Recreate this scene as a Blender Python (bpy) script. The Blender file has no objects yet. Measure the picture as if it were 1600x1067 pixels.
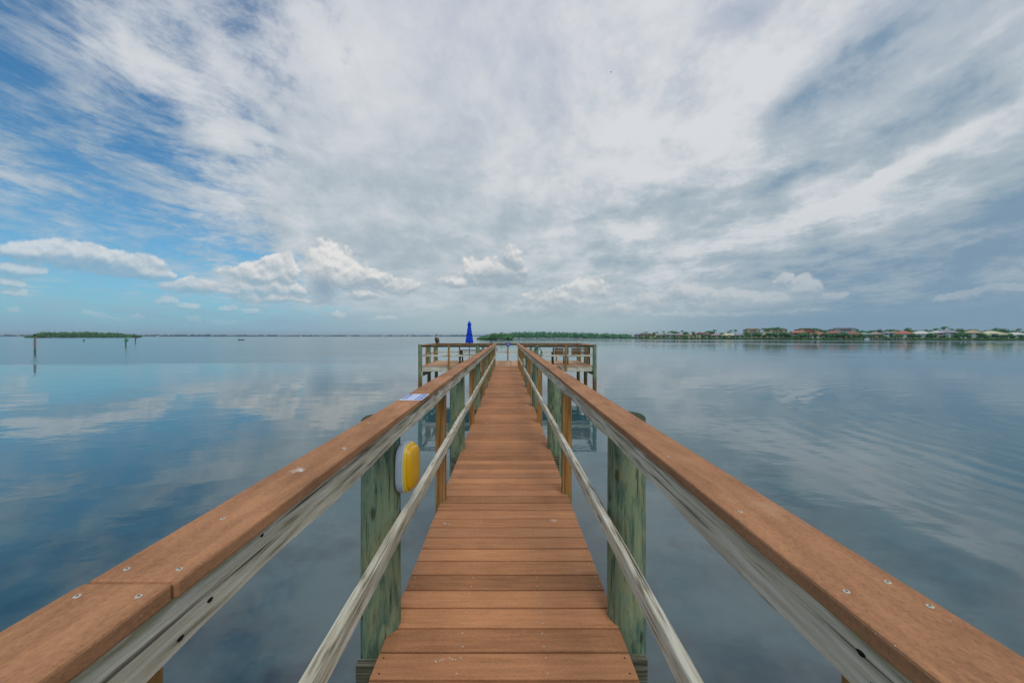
USE_HAZE = True
import bpy, bmesh, math, random
from mathutils import Vector, Matrix, noise as mnoise
R = math.radians
S = bpy.context.scene
COL = S.collection
random.seed(7)

# ------------------------------------------------------------------ camera
F = 570.0            # focal length in photo pixels (1600 wide)
VX, HY = 792.0, 525.0
EYE = 1.552          # eye height over the deck (z = 0 is the deck surface)
WZ = -1.60           # water level
cam_d = bpy.data.cameras.new('camera')
cam = bpy.data.objects.new('camera', cam_d); COL.objects.link(cam)
cam.location = (0, 0, EYE); cam.rotation_euler = (R(90), 0, 0)
cam_d.sensor_width = 36; cam_d.lens = 36 * F / 1600
cam_d.shift_x = 8 / 1600; cam_d.shift_y = -8.5 / 1600
cam_d.clip_start = 0.02; cam_d.clip_end = 40000
S.camera = cam

def hexc(h, k=1.0):
    h = h.lstrip('#'); v = [int(h[i:i+2], 16) / 255 for i in (0, 2, 4)]
    return tuple(k * (c / 12.92 if c <= 0.04045 else ((c + 0.055) / 1.055) ** 2.4) for c in v)

# ------------------------------------------------------------------ node expressions
class G:
    """small helper that turns python expressions into shader nodes"""
    def __init__(s, nt): s.nt = nt; s.N = nt.nodes; s.L = nt.links
    def put(s, sock, v):
        if isinstance(v, E): s.L.new(v.s, sock)
        elif isinstance(v, (tuple, list)):
            v = tuple(v)
            if len(sock.default_value) == 4 and len(v) == 3: v = v + (1,)
            sock.default_value = v
        else: sock.default_value = v
    def m(s, op, *a, clamp=False):
        n = s.N.new('ShaderNodeMath'); n.operation = op; n.use_clamp = clamp
        for i, v in enumerate(a): s.put(n.inputs[i], v)
        return E(s, n.outputs[0])
    def v(s, op, *a):
        n = s.N.new('ShaderNodeVectorMath'); n.operation = op
        for i, v in enumerate(a):
            if op == 'SCALE' and i == 1: s.put(n.inputs['Scale'], v)
            else: s.put(n.inputs[i], v)
        return E(s, n.outputs['Value'] if op in ('LENGTH', 'DOT_PRODUCT', 'DISTANCE') else n.outputs[0])
    def xyz(s, x, y, z):
        n = s.N.new('ShaderNodeCombineXYZ')
        for i, v in enumerate((x, y, z)): s.put(n.inputs[i], v)
        return E(s, n.outputs[0])
    def sep(s, v):
        n = s.N.new('ShaderNodeSeparateXYZ'); s.put(n.inputs[0], v)
        return [E(s, o) for o in n.outputs]
    def noise(s, v, scale=1, detail=5, rough=.5, dist=0.0, dim='3D'):
        n = s.N.new('ShaderNodeTexNoise'); n.noise_dimensions = dim; s.put(n.inputs['Vector'], v)
        n.inputs['Scale'].default_value = scale; n.inputs['Detail'].default_value = detail
        n.inputs['Roughness'].default_value = rough; n.inputs['Distortion'].default_value = dist
        return E(s, n.outputs['Fac'])
    def noisec(s, v, scale=1, detail=3, rough=.5):
        n = s.N.new('ShaderNodeTexNoise'); s.put(n.inputs['Vector'], v)
        n.inputs['Scale'].default_value = scale; n.inputs['Detail'].default_value = detail
        n.inputs['Roughness'].default_value = rough
        return E(s, n.outputs['Color'])
    def vor(s, v, scale=1, feat='F1', rand=1.0):
        n = s.N.new('ShaderNodeTexVoronoi'); n.feature = feat; s.put(n.inputs['Vector'], v)
        n.inputs['Scale'].default_value = scale; n.inputs['Randomness'].default_value = rand
        return E(s, n.outputs['Distance'])
    def white(s, v, dim='1D'):
        n = s.N.new('ShaderNodeTexWhiteNoise'); n.noise_dimensions = dim
        s.put(n.inputs['W'] if dim == '1D' else n.inputs['Vector'], v)
        return E(s, n.outputs['Value'])
    def ss(s, x, a, b, lo=0.0, hi=1.0, smooth=True):
        n = s.N.new('ShaderNodeMapRange'); n.interpolation_type = 'SMOOTHSTEP' if smooth else 'LINEAR'
        for k, v in zip(('Value', 'From Min', 'From Max', 'To Min', 'To Max'), (x, a, b, lo, hi)): s.put(n.inputs[k], v)
        return E(s, n.outputs[0])
    def mix(s, f, a, b, mode='MIX'):
        n = s.N.new('ShaderNodeMix'); n.data_type = 'RGBA'; n.blend_type = mode; n.clamp_factor = True
        s.put(n.inputs[0], f); s.put(n.inputs[6], a); s.put(n.inputs[7], b)
        return E(s, n.outputs[2])
    def obj(s):
        if not hasattr(s, '_o'):
            n = s.N.new('ShaderNodeTexCoord'); s._o = E(s, n.outputs['Object'])
        return s._o
    def geo(s, k):
        n = s.N.new('ShaderNodeNewGeometry'); return E(s, n.outputs[k])
    def rnd(s):
        n = s.N.new('ShaderNodeObjectInfo'); return E(s, n.outputs['Random'])
    def bump(s, h, strength=.3, dist=.01):
        n = s.N.new('ShaderNodeBump'); n.inputs['Strength'].default_value = strength; n.inputs['Distance'].default_value = dist
        s.put(n.inputs['Height'], h); return E(s, n.outputs[0])
class E:
    def __init__(s, g, sock): s.g = g; s.s = sock
    def __add__(a, b): return a.g.m('ADD', a, b)
    __radd__ = __add__
    def __sub__(a, b): return a.g.m('SUBTRACT', a, b)
    def __rsub__(a, b): return a.g.m('SUBTRACT', b, a)
    def __mul__(a, b): return a.g.m('MULTIPLY', a, b)
    __rmul__ = __mul__
    def __truediv__(a, b): return a.g.m('DIVIDE', a, b)
    def __rtruediv__(a, b): return a.g.m('DIVIDE', b, a)
    def max(a, b): return a.g.m('MAXIMUM', a, b)
    def min(a, b): return a.g.m('MINIMUM', a, b)
    def clamp(a): return a.g.m('ADD', a, 0.0, clamp=True)

# ------------------------------------------------------------------ sky
SUN_EL, SUN_AZ = R(56), R(165)      # sun veiled by cloud, high and behind the viewer
W = bpy.data.worlds.new('World'); S.world = W; W.use_nodes = True
W.node_tree.nodes.clear()
g = G(W.node_tree)
tc = g.N.new('ShaderNodeTexCoord'); D = E(g, tc.outputs['Generated'])
dx, dy, dz = g.sep(D)
dzc = dz.max(0.0)
AZ = g.m('ARCTAN2', dx, dy); EL = g.m('ARCSINE', dzc.min(1.0))
P = g.xyz(AZ, EL, 0.0)
def pos(px, py, rx, ry):
    """sky position of a cloud seen at azimuth/elevation, and its angular radii"""
    h = math.hypot(F, px - VX)
    return math.atan2(px - VX, F), math.atan2(HY - py, h), rx / F * (F / h) ** 2, ry / h
def gauss(px, py, rx, ry, amp, rot=0, P=P):
    a, e, sa, se = pos(px, py, rx, ry)
    q = g.v('SUBTRACT', P, (a, e, 0))
    if rot:
        n = g.N.new('ShaderNodeVectorRotate'); n.rotation_type = 'Z_AXIS'; g.put(n.inputs['Vector'], q)
        n.inputs['Angle'].default_value = R(-rot); q = E(g, n.outputs[0])
    q = g.v('MULTIPLY', q, (1 / sa, 1 / se, 0))
    d = g.v('DOT_PRODUCT', q, q)
    return g.m('EXPONENT', d * -1.0) * amp
def gsum(lst, P=P):
    t = None
    for a in lst:
        e = gauss(*a, P=P); t = e if t is None else t + e
    return t
# blue air
sky = g.N.new('ShaderNodeTexSky'); sky.sky_type = 'NISHITA'; sky.sun_disc = False
sky.sun_elevation = SUN_EL; sky.sun_rotation = SUN_AZ
sky.air_density = 1.0; sky.dust_density = 0.6; sky.ozone_density = 2.0
SKYC = E(g, sky.outputs[0])
# high streaky cloud sheet, in the plane of the sheet
k = 1.0 / (dzc + 0.15)
Q = g.xyz(dx * k, dy * k, 0.0)
rotn = g.N.new('ShaderNodeVectorRotate'); rotn.rotation_type = 'Z_AXIS'; g.put(rotn.inputs['Vector'], Q)
rotn.inputs['Angle'].default_value = R(5); Q = E(g, rotn.outputs[0])
warp = g.v('SCALE', g.v('SUBTRACT', g.noisec(Q, 0.8, 2), (.5, .5, .5)), .38)
Qw = g.v('ADD', Q, warp)
n1 = g.noise(g.v('MULTIPLY', Qw, (1.25, 1.0, 1)), 1.35, 9, .62, .0)
n4 = g.noise(g.v('ADD', D, g.v('SCALE', warp, .15)), 7.0, 7, .64)
n6 = g.noise(g.v('ADD', g.v('MULTIPLY', Qw, (1.6, 1.25, 1)), g.v('SCALE', warp, 2.5)), 4.4, 6, .74)
fine = g.ss(AZ, .1, -.5, .15, .75)
n5 = g.noise(g.v('MULTIPLY', D, (1, 1, 1.6)), 3.1, 4, .58, .4)
n2 = g.noise(g.v('MULTIPLY', g.v('ADD', Qw, (5.1, 2.2, .0)), (1.35, 1.05, 1)), 1.9, 7, .60, .0)
n3 = g.noise(g.v('MULTIPLY', g.v('ADD', Qw, (9.3, 7.7, .0)), (1.5, 1.2, 1)), 4.2, 6, .68, .0)
Pw = g.v('ADD', P, g.v('SCALE', g.v('SUBTRACT', g.noisec(Q, 1.5, 4, .6), (.5, .5, .5)), .26))
cover = gsum([(930, 120, 420, 340, .62), (560, 300, 200, 120, .22), (1300, 160, 500, 300, .50), (830, 420, 330, 160, .42), (330, 160, 230, 70, .26, -18), (700, 150, 260, 260, .30),
              (60, 40, 200, 60, .16, -30), (1500, 420, 400, 120, .62), (120, 260, 260, 55, .16, -8),
              (60, 130, 130, 35, .10, -25),
              (130, 220, 300, 170, -.20), (330, 230, 160, 110, -.10), (10, 30, 110, 100, -.30), (250, 215, 60, 16, -.14, -20), (300, 120, 60, 12, -.14, -30), (150, 130, 190, 26, -.30, -28), (330, 395, 260, 28, -.20), (40, 345, 260, 45, -.30),
              (230, 300, 170, 22, -.16, -8), (400, 240, 80, 30, -.10), (530, 88, 26, 12, -.32), (390, 190, 60, 14, -.12, -20), (770, 480, 900, 26, -.10)], P=Pw)
cv = n1 * 1.0 + (n3 - .5) * .50 + (n4 - .5) * .85 + (n5 - .5) * .35 + (n6 - .5) * fine + .075 + cover
alpha = g.ss(cv, .40, 1.02)
PS = g.v('ADD', P, g.v('SCALE', g.v('SUBTRACT', g.noisec(Q, 2.4, 4, .6), (.5, .5, .5)), .12))
shade = gsum([(120, 180, 280, 220, -.16), (1010, 200, 210, 130, .30), (1130, 60, 190, 80, .16), (700, 60, 220, 160, .06), (330, 160, 150, 60, .16, -18),
              (1390, 288, 130, 11, .40, 20), (1270, 335, 170, 13, .26, 12), (1040, 262, 120, 10, .25, 5), (1200, 118, 110, 12, .25, 30), (1540, 190, 110, 20, .25, 25), (1450, 130, 140, 14, .2, 25), (370, 235, 60, 40, .12), (880, 300, 160, 60, .04), (1150, 375, 160, 10, .22, 6), (880, 395, 90, 9, .2),
              (1450, 400, 420, 60, -.50, 8), (1580, 300, 160, 60, -.36, 10), (1230, 175, 150, 22, -.42, 25), (1300, 240, 190, 22, -.46, 14), (1440, 210, 160, 20, -.34, 18), (1520, 80, 150, 50, -.34), (1380, 60, 70, 24, -.25),
              (1160, 10, 60, 18, -.6), (1110, 300, 180, 16, -.34, 6), (1180, 330, 120, 10, -.2, 6), (1560, 500, 400, 90, -.36), (960, 245, 60, 14, -.26), (900, 340, 120, 12, -.16), (1010, 405, 90, 12, -.40), (1000, 385, 60, 8, -.2), (620, 290, 160, 20, -.1), (700, 390, 220, 16, -.14)], P=PS)
sh = g.ss(((n2 - .5) * 1.3 + (n3 - .5) * .7 + (n4 - .5) * 1.1 + (n5 - .5) * .6 + (n6 - .5) * .35) * g.ss(AZ, -.1, .45, .55, .95) + shade * .80 + .66, .0, 1.0, smooth=False)
veil = g.ss((n6 - .5) * .9 + (n3 - .5) * .8 + (n4 - .5) * .5, -.18, .22) * .55 * g.ss(EL, .06, .22)
alpha = alpha + (1.0 - alpha) * veil
c_dark = hexc('7d97ae'); c_mid = g.mix(g.ss(EL, .25, .75), hexc('a6b5bf'), hexc('b6bdcc')); c_hi = hexc('d7dade')
hic = g.mix(g.ss(sh, .0, .5), c_dark, c_mid); hic = g.mix(g.ss(sh, .42, 1.0), hic, c_hi)
# haze towards the horizon, bluer and darker to the right
hz_l = hexc('86abc2'); hz_c = hexc('a5bac0'); hz_r = hexc('7b99ae')
hz = g.mix(g.ss(AZ, -.75, -.1), hz_l, hz_c); hz = g.mix(g.ss(AZ, .2, .75), hz, hz_r)
hfac = g.m('EXPONENT', EL * -9.0)
hic = g.mix((hfac * .70).max(g.ss(EL, .11, .03)), hic, hz)
# cumulus near the horizon
CU = [(110,398,112,17),(185,412,80,20),(50,394,62,13),(228,424,44,12),(30,416,46,12),(18,436,28,8),(18,451,26,8),
 (306,449,56,15),(352,455,22,7),(410,432,64,22),(438,420,34,24),(400,452,70,16),(452,456,34,12),(430,468,80,8),
 (514,408,42,34),(506,442,26,36),(548,430,42,25),(586,436,28,17),(622,446,40,13),(568,460,26,10),
 (262,471,20,7),(294,478,22,4),(358,480,16,5),(305,499,14,5),(345,502,30,3.5),(530,491,14,5),(165,494,40,3.5),(215,492,16,4),(20,477,14,4),(600,498,22,4),(388,484,18,3),
 (713,441,24,12),(756,424,44,22),(800,402,19,22),(786,430,48,19),(880,470,76,22),(918,455,44,20),(845,486,66,12),(960,486,60,9),
 (1030,470,40,15),(1078,460,46,18),(1136,468,64,18),(1200,470,62,16),(1256,448,32,18),(1300,460,30,7),(1222,436,22,9),(1560,452,50,7),(1490,466,40,5),(1520,458,30,5),(1120,490,160,6)]
def cum(Pt, detail):
    w = g.noisec(Pt, 12, 5, .68); Pt2 = g.v('ADD', Pt, g.v('SCALE', g.v('SUBTRACT', w, (.5,.5,.5)), .050))
    t = None
    for (px, py, rx, ry) in CU:
        a, e, sa, se = pos(px, py, rx * 1.12, ry * 1.2)
        n = g.N.new('ShaderNodeVectorMath'); n.operation = 'MULTIPLY_ADD'
        g.put(n.inputs[0], Pt2); n.inputs[1].default_value = (1/sa, 1/se, 0); n.inputs[2].default_value = (-a/sa, -e/se, 0)
        q = E(g, n.outputs[0]); l = g.v('DOT_PRODUCT', q, q)
        t = l if t is None else t.min(l)
    b = 1.0 - t
    P3 = g.v('MULTIPLY', Pt2, (1, 1.2, 1))
    puff = g.vor(P3, 30, 'F1'); puff2 = g.vor(P3, 72, 'F1')
    nn = g.noise(P3, 24, detail, .6)
    return b, (nn - .52) * 1.15 - (puff - .42) * .50 - (puff2 - .42) * .20
b0, q0 = cum(P, 6)
b1, q1 = cum(g.v('ADD', P, (.003, .010, 0)), 4)
d0 = b0.min(.75) + q0
ca = g.ss(d0, .03, .44)
vert = g.m('MINIMUM', g.m('MAXIMUM', (b0 - b1) * .9, -.42), .34)
lit = (vert + (q0 - q1) * .75 + .50 + (g.noise(P, 11, 3) - .5) * .4 + gsum([(513,402,36,24,.42),(548,425,36,12,.22),(752,416,38,14,.36),(440,424,60,18,.16),(110,386,110,12,.18),(1264,440,30,10,.26),(1080,452,34,10,.18),(720,440,16,8,.2),(920,446,40,8,.16),(890,462,70,14,.10),(1150,458,130,14,.16),(1225,452,60,12,.14)])).clamp()
cc = g.mix(g.ss(lit, .0, .5, smooth=False), hexc('8299ab'), hexc('aab6be')); cc = g.mix(g.ss(lit, .45, 1.0, smooth=False), cc, hexc('e6e4e1'))
cc = g.mix(gauss(507, 453, 17, 24, .95) + gauss(790, 432, 45, 18, .5) + gauss(890, 490, 80, 14, .5), cc, hexc('8199ad'))
rightdim = g.ss(AZ, .0, .6)
cc = g.mix(g.ss(AZ, -.05, .95) * .60, cc, hexc('91a6b6'))
cc = g.mix(g.m('EXPONENT', EL * -16.0) * .85, cc, hz)
ca = ca * g.ss(EL, .02, .15, .42, 1.0) * g.ss(AZ, -.95, -.5, .72, 1.0) * g.ss(EL, .008, .05) * (lit * .55 + .56).min(.97)
# blue air gets its haze from the horizon too
bgA = g.N.new('ShaderNodeBackground'); bgA.inputs['Strength'].default_value = 0.108
bl = g.mix(1.0, SKYC, (0.42, 0.90, 1.08, 1), 'MULTIPLY'); g.put(bgA.inputs[0], bl)
bgH = g.N.new('ShaderNodeBackground'); g.put(bgH.inputs[0], hz)
bgB = g.N.new('ShaderNodeBackground'); g.put(bgB.inputs[0], hic)
bgC = g.N.new('ShaderNodeBackground'); g.put(bgC.inputs[0], cc)
def ms(f, a, b):
    n = g.N.new('ShaderNodeMixShader'); g.put(n.inputs[0], f); g.L.new(a, n.inputs[1]); g.L.new(b, n.inputs[2]); return n.outputs[0]
o = ms(hfac * .95, bgA.outputs[0], bgH.outputs[0])
o = ms(alpha, o, bgB.outputs[0])
o = ms(ca, o, bgC.outputs[0])
wo = g.N.new('ShaderNodeOutputWorld'); g.L.new(o, wo.inputs[0])

sun_d = bpy.data.lights.new('sun', 'SUN'); sun_d.energy = 1.7; sun_d.angle = R(40); sun_d.color = (1, .95, .88)
sun = bpy.data.objects.new('sun', sun_d); COL.objects.link(sun)
sd = Vector((math.sin(SUN_AZ) * math.cos(SUN_EL), math.cos(SUN_AZ) * math.cos(SUN_EL), math.sin(SUN_EL)))
sun.rotation_euler = sd.to_track_quat('Z', 'Y').to_euler()
sun.location = (0, 0, 50)

S.view_settings.view_transform = 'Standard'; S.view_settings.look = 'None'
S.view_settings.exposure = 0.0; S.view_settings.gamma = 1.0; S.view_settings.use_curve_mapping = False
S.render.engine = 'CYCLES'

# ------------------------------------------------------------------ materials
MATS = {}
def mat(name, fn, rough=.8, spec=.3, metal=0.0):
    m = bpy.data.materials.new(name); m.use_nodes = True
    g = G(m.node_tree); b = m.node_tree.nodes['Principled BSDF']
    b.inputs['Roughness'].default_value = rough; b.inputs['Specular IOR Level'].default_value = spec
    b.inputs['Metallic'].default_value = metal
    r = fn(g)
    for key, v in r.items(): g.put(b.inputs[key], v)
    MATS[name] = m; return m
def plain(name, c, rough=.6, var=.12, sc=6.0, spec=.35, metal=0.0, bump=0.0):
    c = hexc(c) if isinstance(c, str) else c
    def fn(g):
        n = g.noise(g.obj(), sc, 6, .6)
        lo = tuple(x * (1 - var) for x in c); hi = tuple(min(1, x * (1 + var)) for x in c)
        r = {'Base Color': g.mix(g.ss(n, .3, .7), lo, hi)}
        if bump: r['Normal'] = g.bump(n, bump, .01)
        return r
    return mat(name, fn, rough, spec, metal)
def grain(g, p, ax, s_long, s_cross, off=0.0):
    sc = [s_cross] * 3; sc[ax] = s_long
    return g.v('ADD', g.v('MULTIPLY', p, tuple(sc)), g.xyz(off, off, off) if isinstance(off, E) else (off, off, off))
def grey_wood(name, ax, lo='7f745f', mid='d0c4a8', hi='f2ead6', moss=True, warm=.0):
    def fn(g):
        p = g.obj(); rn = g.rnd() * 31.0
        q = grain(g, p, ax, .9, 11, rn)
        w = g.noise(q, 1, 2, .5)
        # annual rings: contour lines of a slow stretched noise
        ring = g.m('FRACT', w * 9.0); ring = g.m('ABSOLUTE', ring - .5) * 2.0
        f = g.noise(grain(g, p, ax, 3.0, 75, rn), 1, 7, .75)
        crack = g.noise(grain(g, p, ax, 1.3, 58, rn), 1, 4, .6, .3)
        knot = g.ss(g.vor(grain(g, p, ax, 1.5, 9, rn), 1), .11, .05)
        blot = g.noise(grain(g, p, ax, 1.6, 9, rn), 1, 4, .6)
        t = (f - .5) * 1.1 + ring * .20 + blot * .34 + .27
        c = g.mix(g.ss(t, .30, .52), hexc(lo), hexc(mid)); c = g.mix(g.ss(t, .50, .78), c, hexc(hi))
        ck = g.ss(crack, .42, .34)
        c = g.mix(ck * .80, c, hexc('332c24')); c = g.mix(knot * .6, c, hexc('5a4630'))
        c = g.mix(g.ss(g.noise(grain(g, p, ax, 1.1, 5, rn), 1, 3), .52, .75) * .5, c, hexc('7c6c58'))
        if moss:
            xs = g.sep(p); top = g.ss(xs[2], 1.10, 1.137) if ax == 1 else 0.35
            mk = g.ss(g.noise(grain(g, p, ax, 2.5, 12, 3.3), 1, 6, .7) , .50, .64) * top
            c = g.mix(mk * .75, c, hexc('6f7a34'))
        h = t * 1.0 - ck * .8
        return {'Base Color': c, 'Normal': g.bump(h, .55, .006)}
    return mat(name, fn, .95, .08)
GREY = grey_wood('weathered_grey_wood', 1)
GREYLIFT = grey_wood('weathered_grey_wood_brightened', 1, '968a74', 'dccfb2', 'f4ebd6')  # right rail boards: same wood, colour brightened to offset weak light there
GREYX = grey_wood('weathered_grey_wood_cross', 0, moss=False)

def composite(name, base, ax=1, side=None):
    def fn(g):
        p = g.obj()
        pw = g.sep(p)
        fine = g.noise(grain(g, p, ax, 120, 190), 1, 4, .7)
        mid_ = g.noise(grain(g, p, ax, 5, 30), 1, 4, .6)
        big = g.noise(p, 1.7, 4, .6)
        c = hexc(base)
        t = (fine - .5) * .95 + (mid_ - .5) * .95 + (big - .5) * 1.3 + (g.noise(grain(g, p, ax, 1.2, 9), 1, 4, .6) - .5) * .6
        lo = tuple(x * .46 for x in c); hi = (c[0] * 1.42, c[1] * 1.48, c[2] * 1.5)
        col = g.mix(g.ss(t, -.5, .5, smooth=False), lo, hi)
        # pale wear and old droppings
        spk = g.ss(g.noise(p, 170, 2, .5), .60, .70); col = g.mix(spk * .30, col, hexc('75492e'))
        col = g.mix(g.ss(g.noise(grain(g, p, ax, 1.5, 7), 1, 6, .7), .54, .70) * .32, col, hexc('7a5138'))
        wear = g.ss(g.noise(p, 3.1, 6, .7), .58, .80) * .42
        col = g.mix(wear, col, hexc('c2a487'))
        sp = g.vor(p, 2.3); spn = g.noise(p, 60, 4, .7)
        dot = g.ss(sp + (spn - .5) * .14, .055, .02)
        col = g.mix(dot * .8, col, hexc('d8d0c2'))
        fleck = g.ss(g.vor(p, 60), .08, .04) * g.ss(g.noise(p, 7, 2), .55, .6)
        col = g.mix(fleck * .6, col, hexc('d8cdbd'))
        if side:
            nz = g.sep(g.geo('Normal'))[0]
            alg = g.ss(g.noise(p, 22, 6, .72), .52, .66) * g.ss(pw[2], 1.152, 1.138) * g.ss(pw[1], 2.6, .6)
            col = g.mix(alg * .8, col, hexc('85804a'))
        return {'Base Color': col, 'Roughness': g.ss(fine, .3, .7, .75, .9), 'Normal': g.bump(fine * .7 + mid_ * .6, .35, .002)}
    return mat(name, fn, .82, .22)
CAP = composite('composite_cap', 'ad7853', 1)
CAPR = composite('composite_cap_algae', 'ad7853', 1, True)
CAPX = composite('composite_cap_cross', 'b38259', 0)
def deckmat(name, base, ax, pitch, off):
    def fn(g):
        p = g.obj(); s = g.sep(p); perp = s[1] if ax == 0 else s[0]
        idx = g.m('FLOOR', (perp - off) / pitch); r = g.white(idx)
        rr = g.white(idx + 71.3)
        q = g.v('ADD', p, g.xyz(r * 9.0, 0.0, rr * 7.0))
        fine = g.noise(grain(g, q, ax, 60, 210), 1, 4, .7); mid_ = g.noise(grain(g, q, ax, 3, 40), 1, 5, .65)
        big = g.noise(p, .9, 4, .6)
        c = hexc(base)
        t = (fine - .5) * 1.0 + (mid_ - .5) * 1.05 + (big - .5) * .9 + (r - .5) * .5
        col = g.mix(g.ss(t, -.5, .5, smooth=False), tuple(x * .52 for x in c), (c[0] * 1.34, c[1] * 1.36, c[2] * 1.36))
        col = g.mix(g.ss(rr, .5, 1) * .25, col, hexc('9c7358'))
        wear = g.ss(g.noise(q, 2.4, 6, .7), .58, .80) * .28
        col = g.mix(wear, col, hexc('c4a98c'))
        dirt = g.ss(g.noise(g.v('ADD', p, g.xyz(0.0, rr * .3, 0.0)), 1.6, 7, .72), .52, .68)
        col = g.mix(dirt * .22, col, hexc('6b4a36'))
        spk = g.ss(g.noise(p, 150, 2, .5), .60, .70); col = g.mix(spk * .35, col, hexc('6e4a33'))
        spn = g.noise(p, 45, 5, .75)
        dot = g.ss(g.vor(p, 1.9) + (spn - .5) * .22, .085, .03) * g.ss(spn, .42, .55)
        col = g.mix(dot * .75, col, hexc('ddd6c8'))
        return {'Base Color': col, 'Normal': g.bump(fine * .5 + mid_, .3, .002)}
    return mat(name, fn, .8, .22)
PITCH = 0.146; JOINT = 1.645
DECK = deckmat('composite_deck', 'ba7f56', 0, PITCH, JOINT)
DECK2 = deckmat('composite_deck_lengthwise', 'bf9470', 1, PITCH, .0)

def pilingmat():
    def fn(g):
        p = g.obj(); rn = g.rnd() * 23.0
        a = g.noise(grain(g, p, 2, 3.2, 15, rn), 1, 7, .66, 1.1)
        b = g.noise(grain(g, p, 2, 3.2, 60, rn), 1, 7, .74)
        d = g.noise(grain(g, p, 2, 3.0, 8, rn + 4.0), 1, 6, .66, .6)
        col = g.mix(g.ss(a, .34, .56), hexc('506858'), hexc('88916e'))
        col = g.mix(g.ss(d, .50, .66) * .8, col, hexc('9a9468'))
        col = g.mix(g.ss(a, .56, .70), col, hexc('6f8f7b'))
        col = g.mix(g.ss(b, .47, .33) * .9, col, hexc('2a3b2e'))
        col = g.mix(g.ss(b, .55, .72) * .5, col, hexc('c3c6a4'))
        kn = g.ss(g.vor(grain(g, p, 2, 3.2, 8.5, rn), 1), .16, .07)
        col = g.mix(kn * .7, col, hexc('3a2b1c'))
        z = g.sep(g.geo('Position'))[2]
        col = g.mix(g.ss(z + (b - .5) * .04, 1.088, 1.112) * .85, col, hexc('3c3f2e'))
        wet = g.ss(z + (a - .5) * .8, -.35, -.9)
        col = g.mix(wet, col, hexc('7a5a30'))
        h = b * .8 + a * .5 - kn * .4
        return {'Base Color': col, 'Normal': g.bump(h, .6, .008)}
    return mat('green_treated_piling', fn, .9, .12)
PILE = pilingmat()
def postmat():
    def fn(g):
        p = g.obj(); rn = g.rnd() * 17.0
        a = g.noise(grain(g, p, 2, 1.1, 22, rn), 1, 5, .6, .9)
        b = g.noise(grain(g, p, 2, 3, 70, rn), 1, 6, .74)
        col = g.mix(g.ss(a, .32, .52), hexc('6a4622'), hexc('ab7640'))
        col = g.mix(g.ss(a, .54, .70), col, hexc('bf9c68'))
        col = g.mix(g.ss(b, .46, .32) * .8, col, hexc('4a2c14'))
        e = g.ss(g.m('ABSOLUTE', g.sep(p)[1]), .038, .046)
        e2 = g.ss(g.m('ABSOLUTE', g.sep(p)[0]), .036, .045)
        col = g.mix(e.min(e2) * .6, col, hexc('a59b84'))
        gm = g.ss(g.noise(p, 3.5, 4, .6), .48, .66)
        col = g.mix(gm * .35, col, hexc('6f7a45'))
        return {'Base Color': col, 'Normal': g.bump(b + a * .5, .5, .005)}
    return mat('orange_brown_post', fn, .88, .15)
POST = postmat()
BEAM = grey_wood('dark_beam_wood', 0, '2c2a20', '5d5a48', '89876f', False)  # darker wood tone for beams, joists and the platform's cross rail boards

SCREW = plain('screw_metal', 'bdb6a6', .5, .06, 40, .4)
SCREWD = plain('screw_dark', '2c2622', .6, .1, 40)
HOLE = plain('bolt_hole', '17130f', .9)
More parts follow.
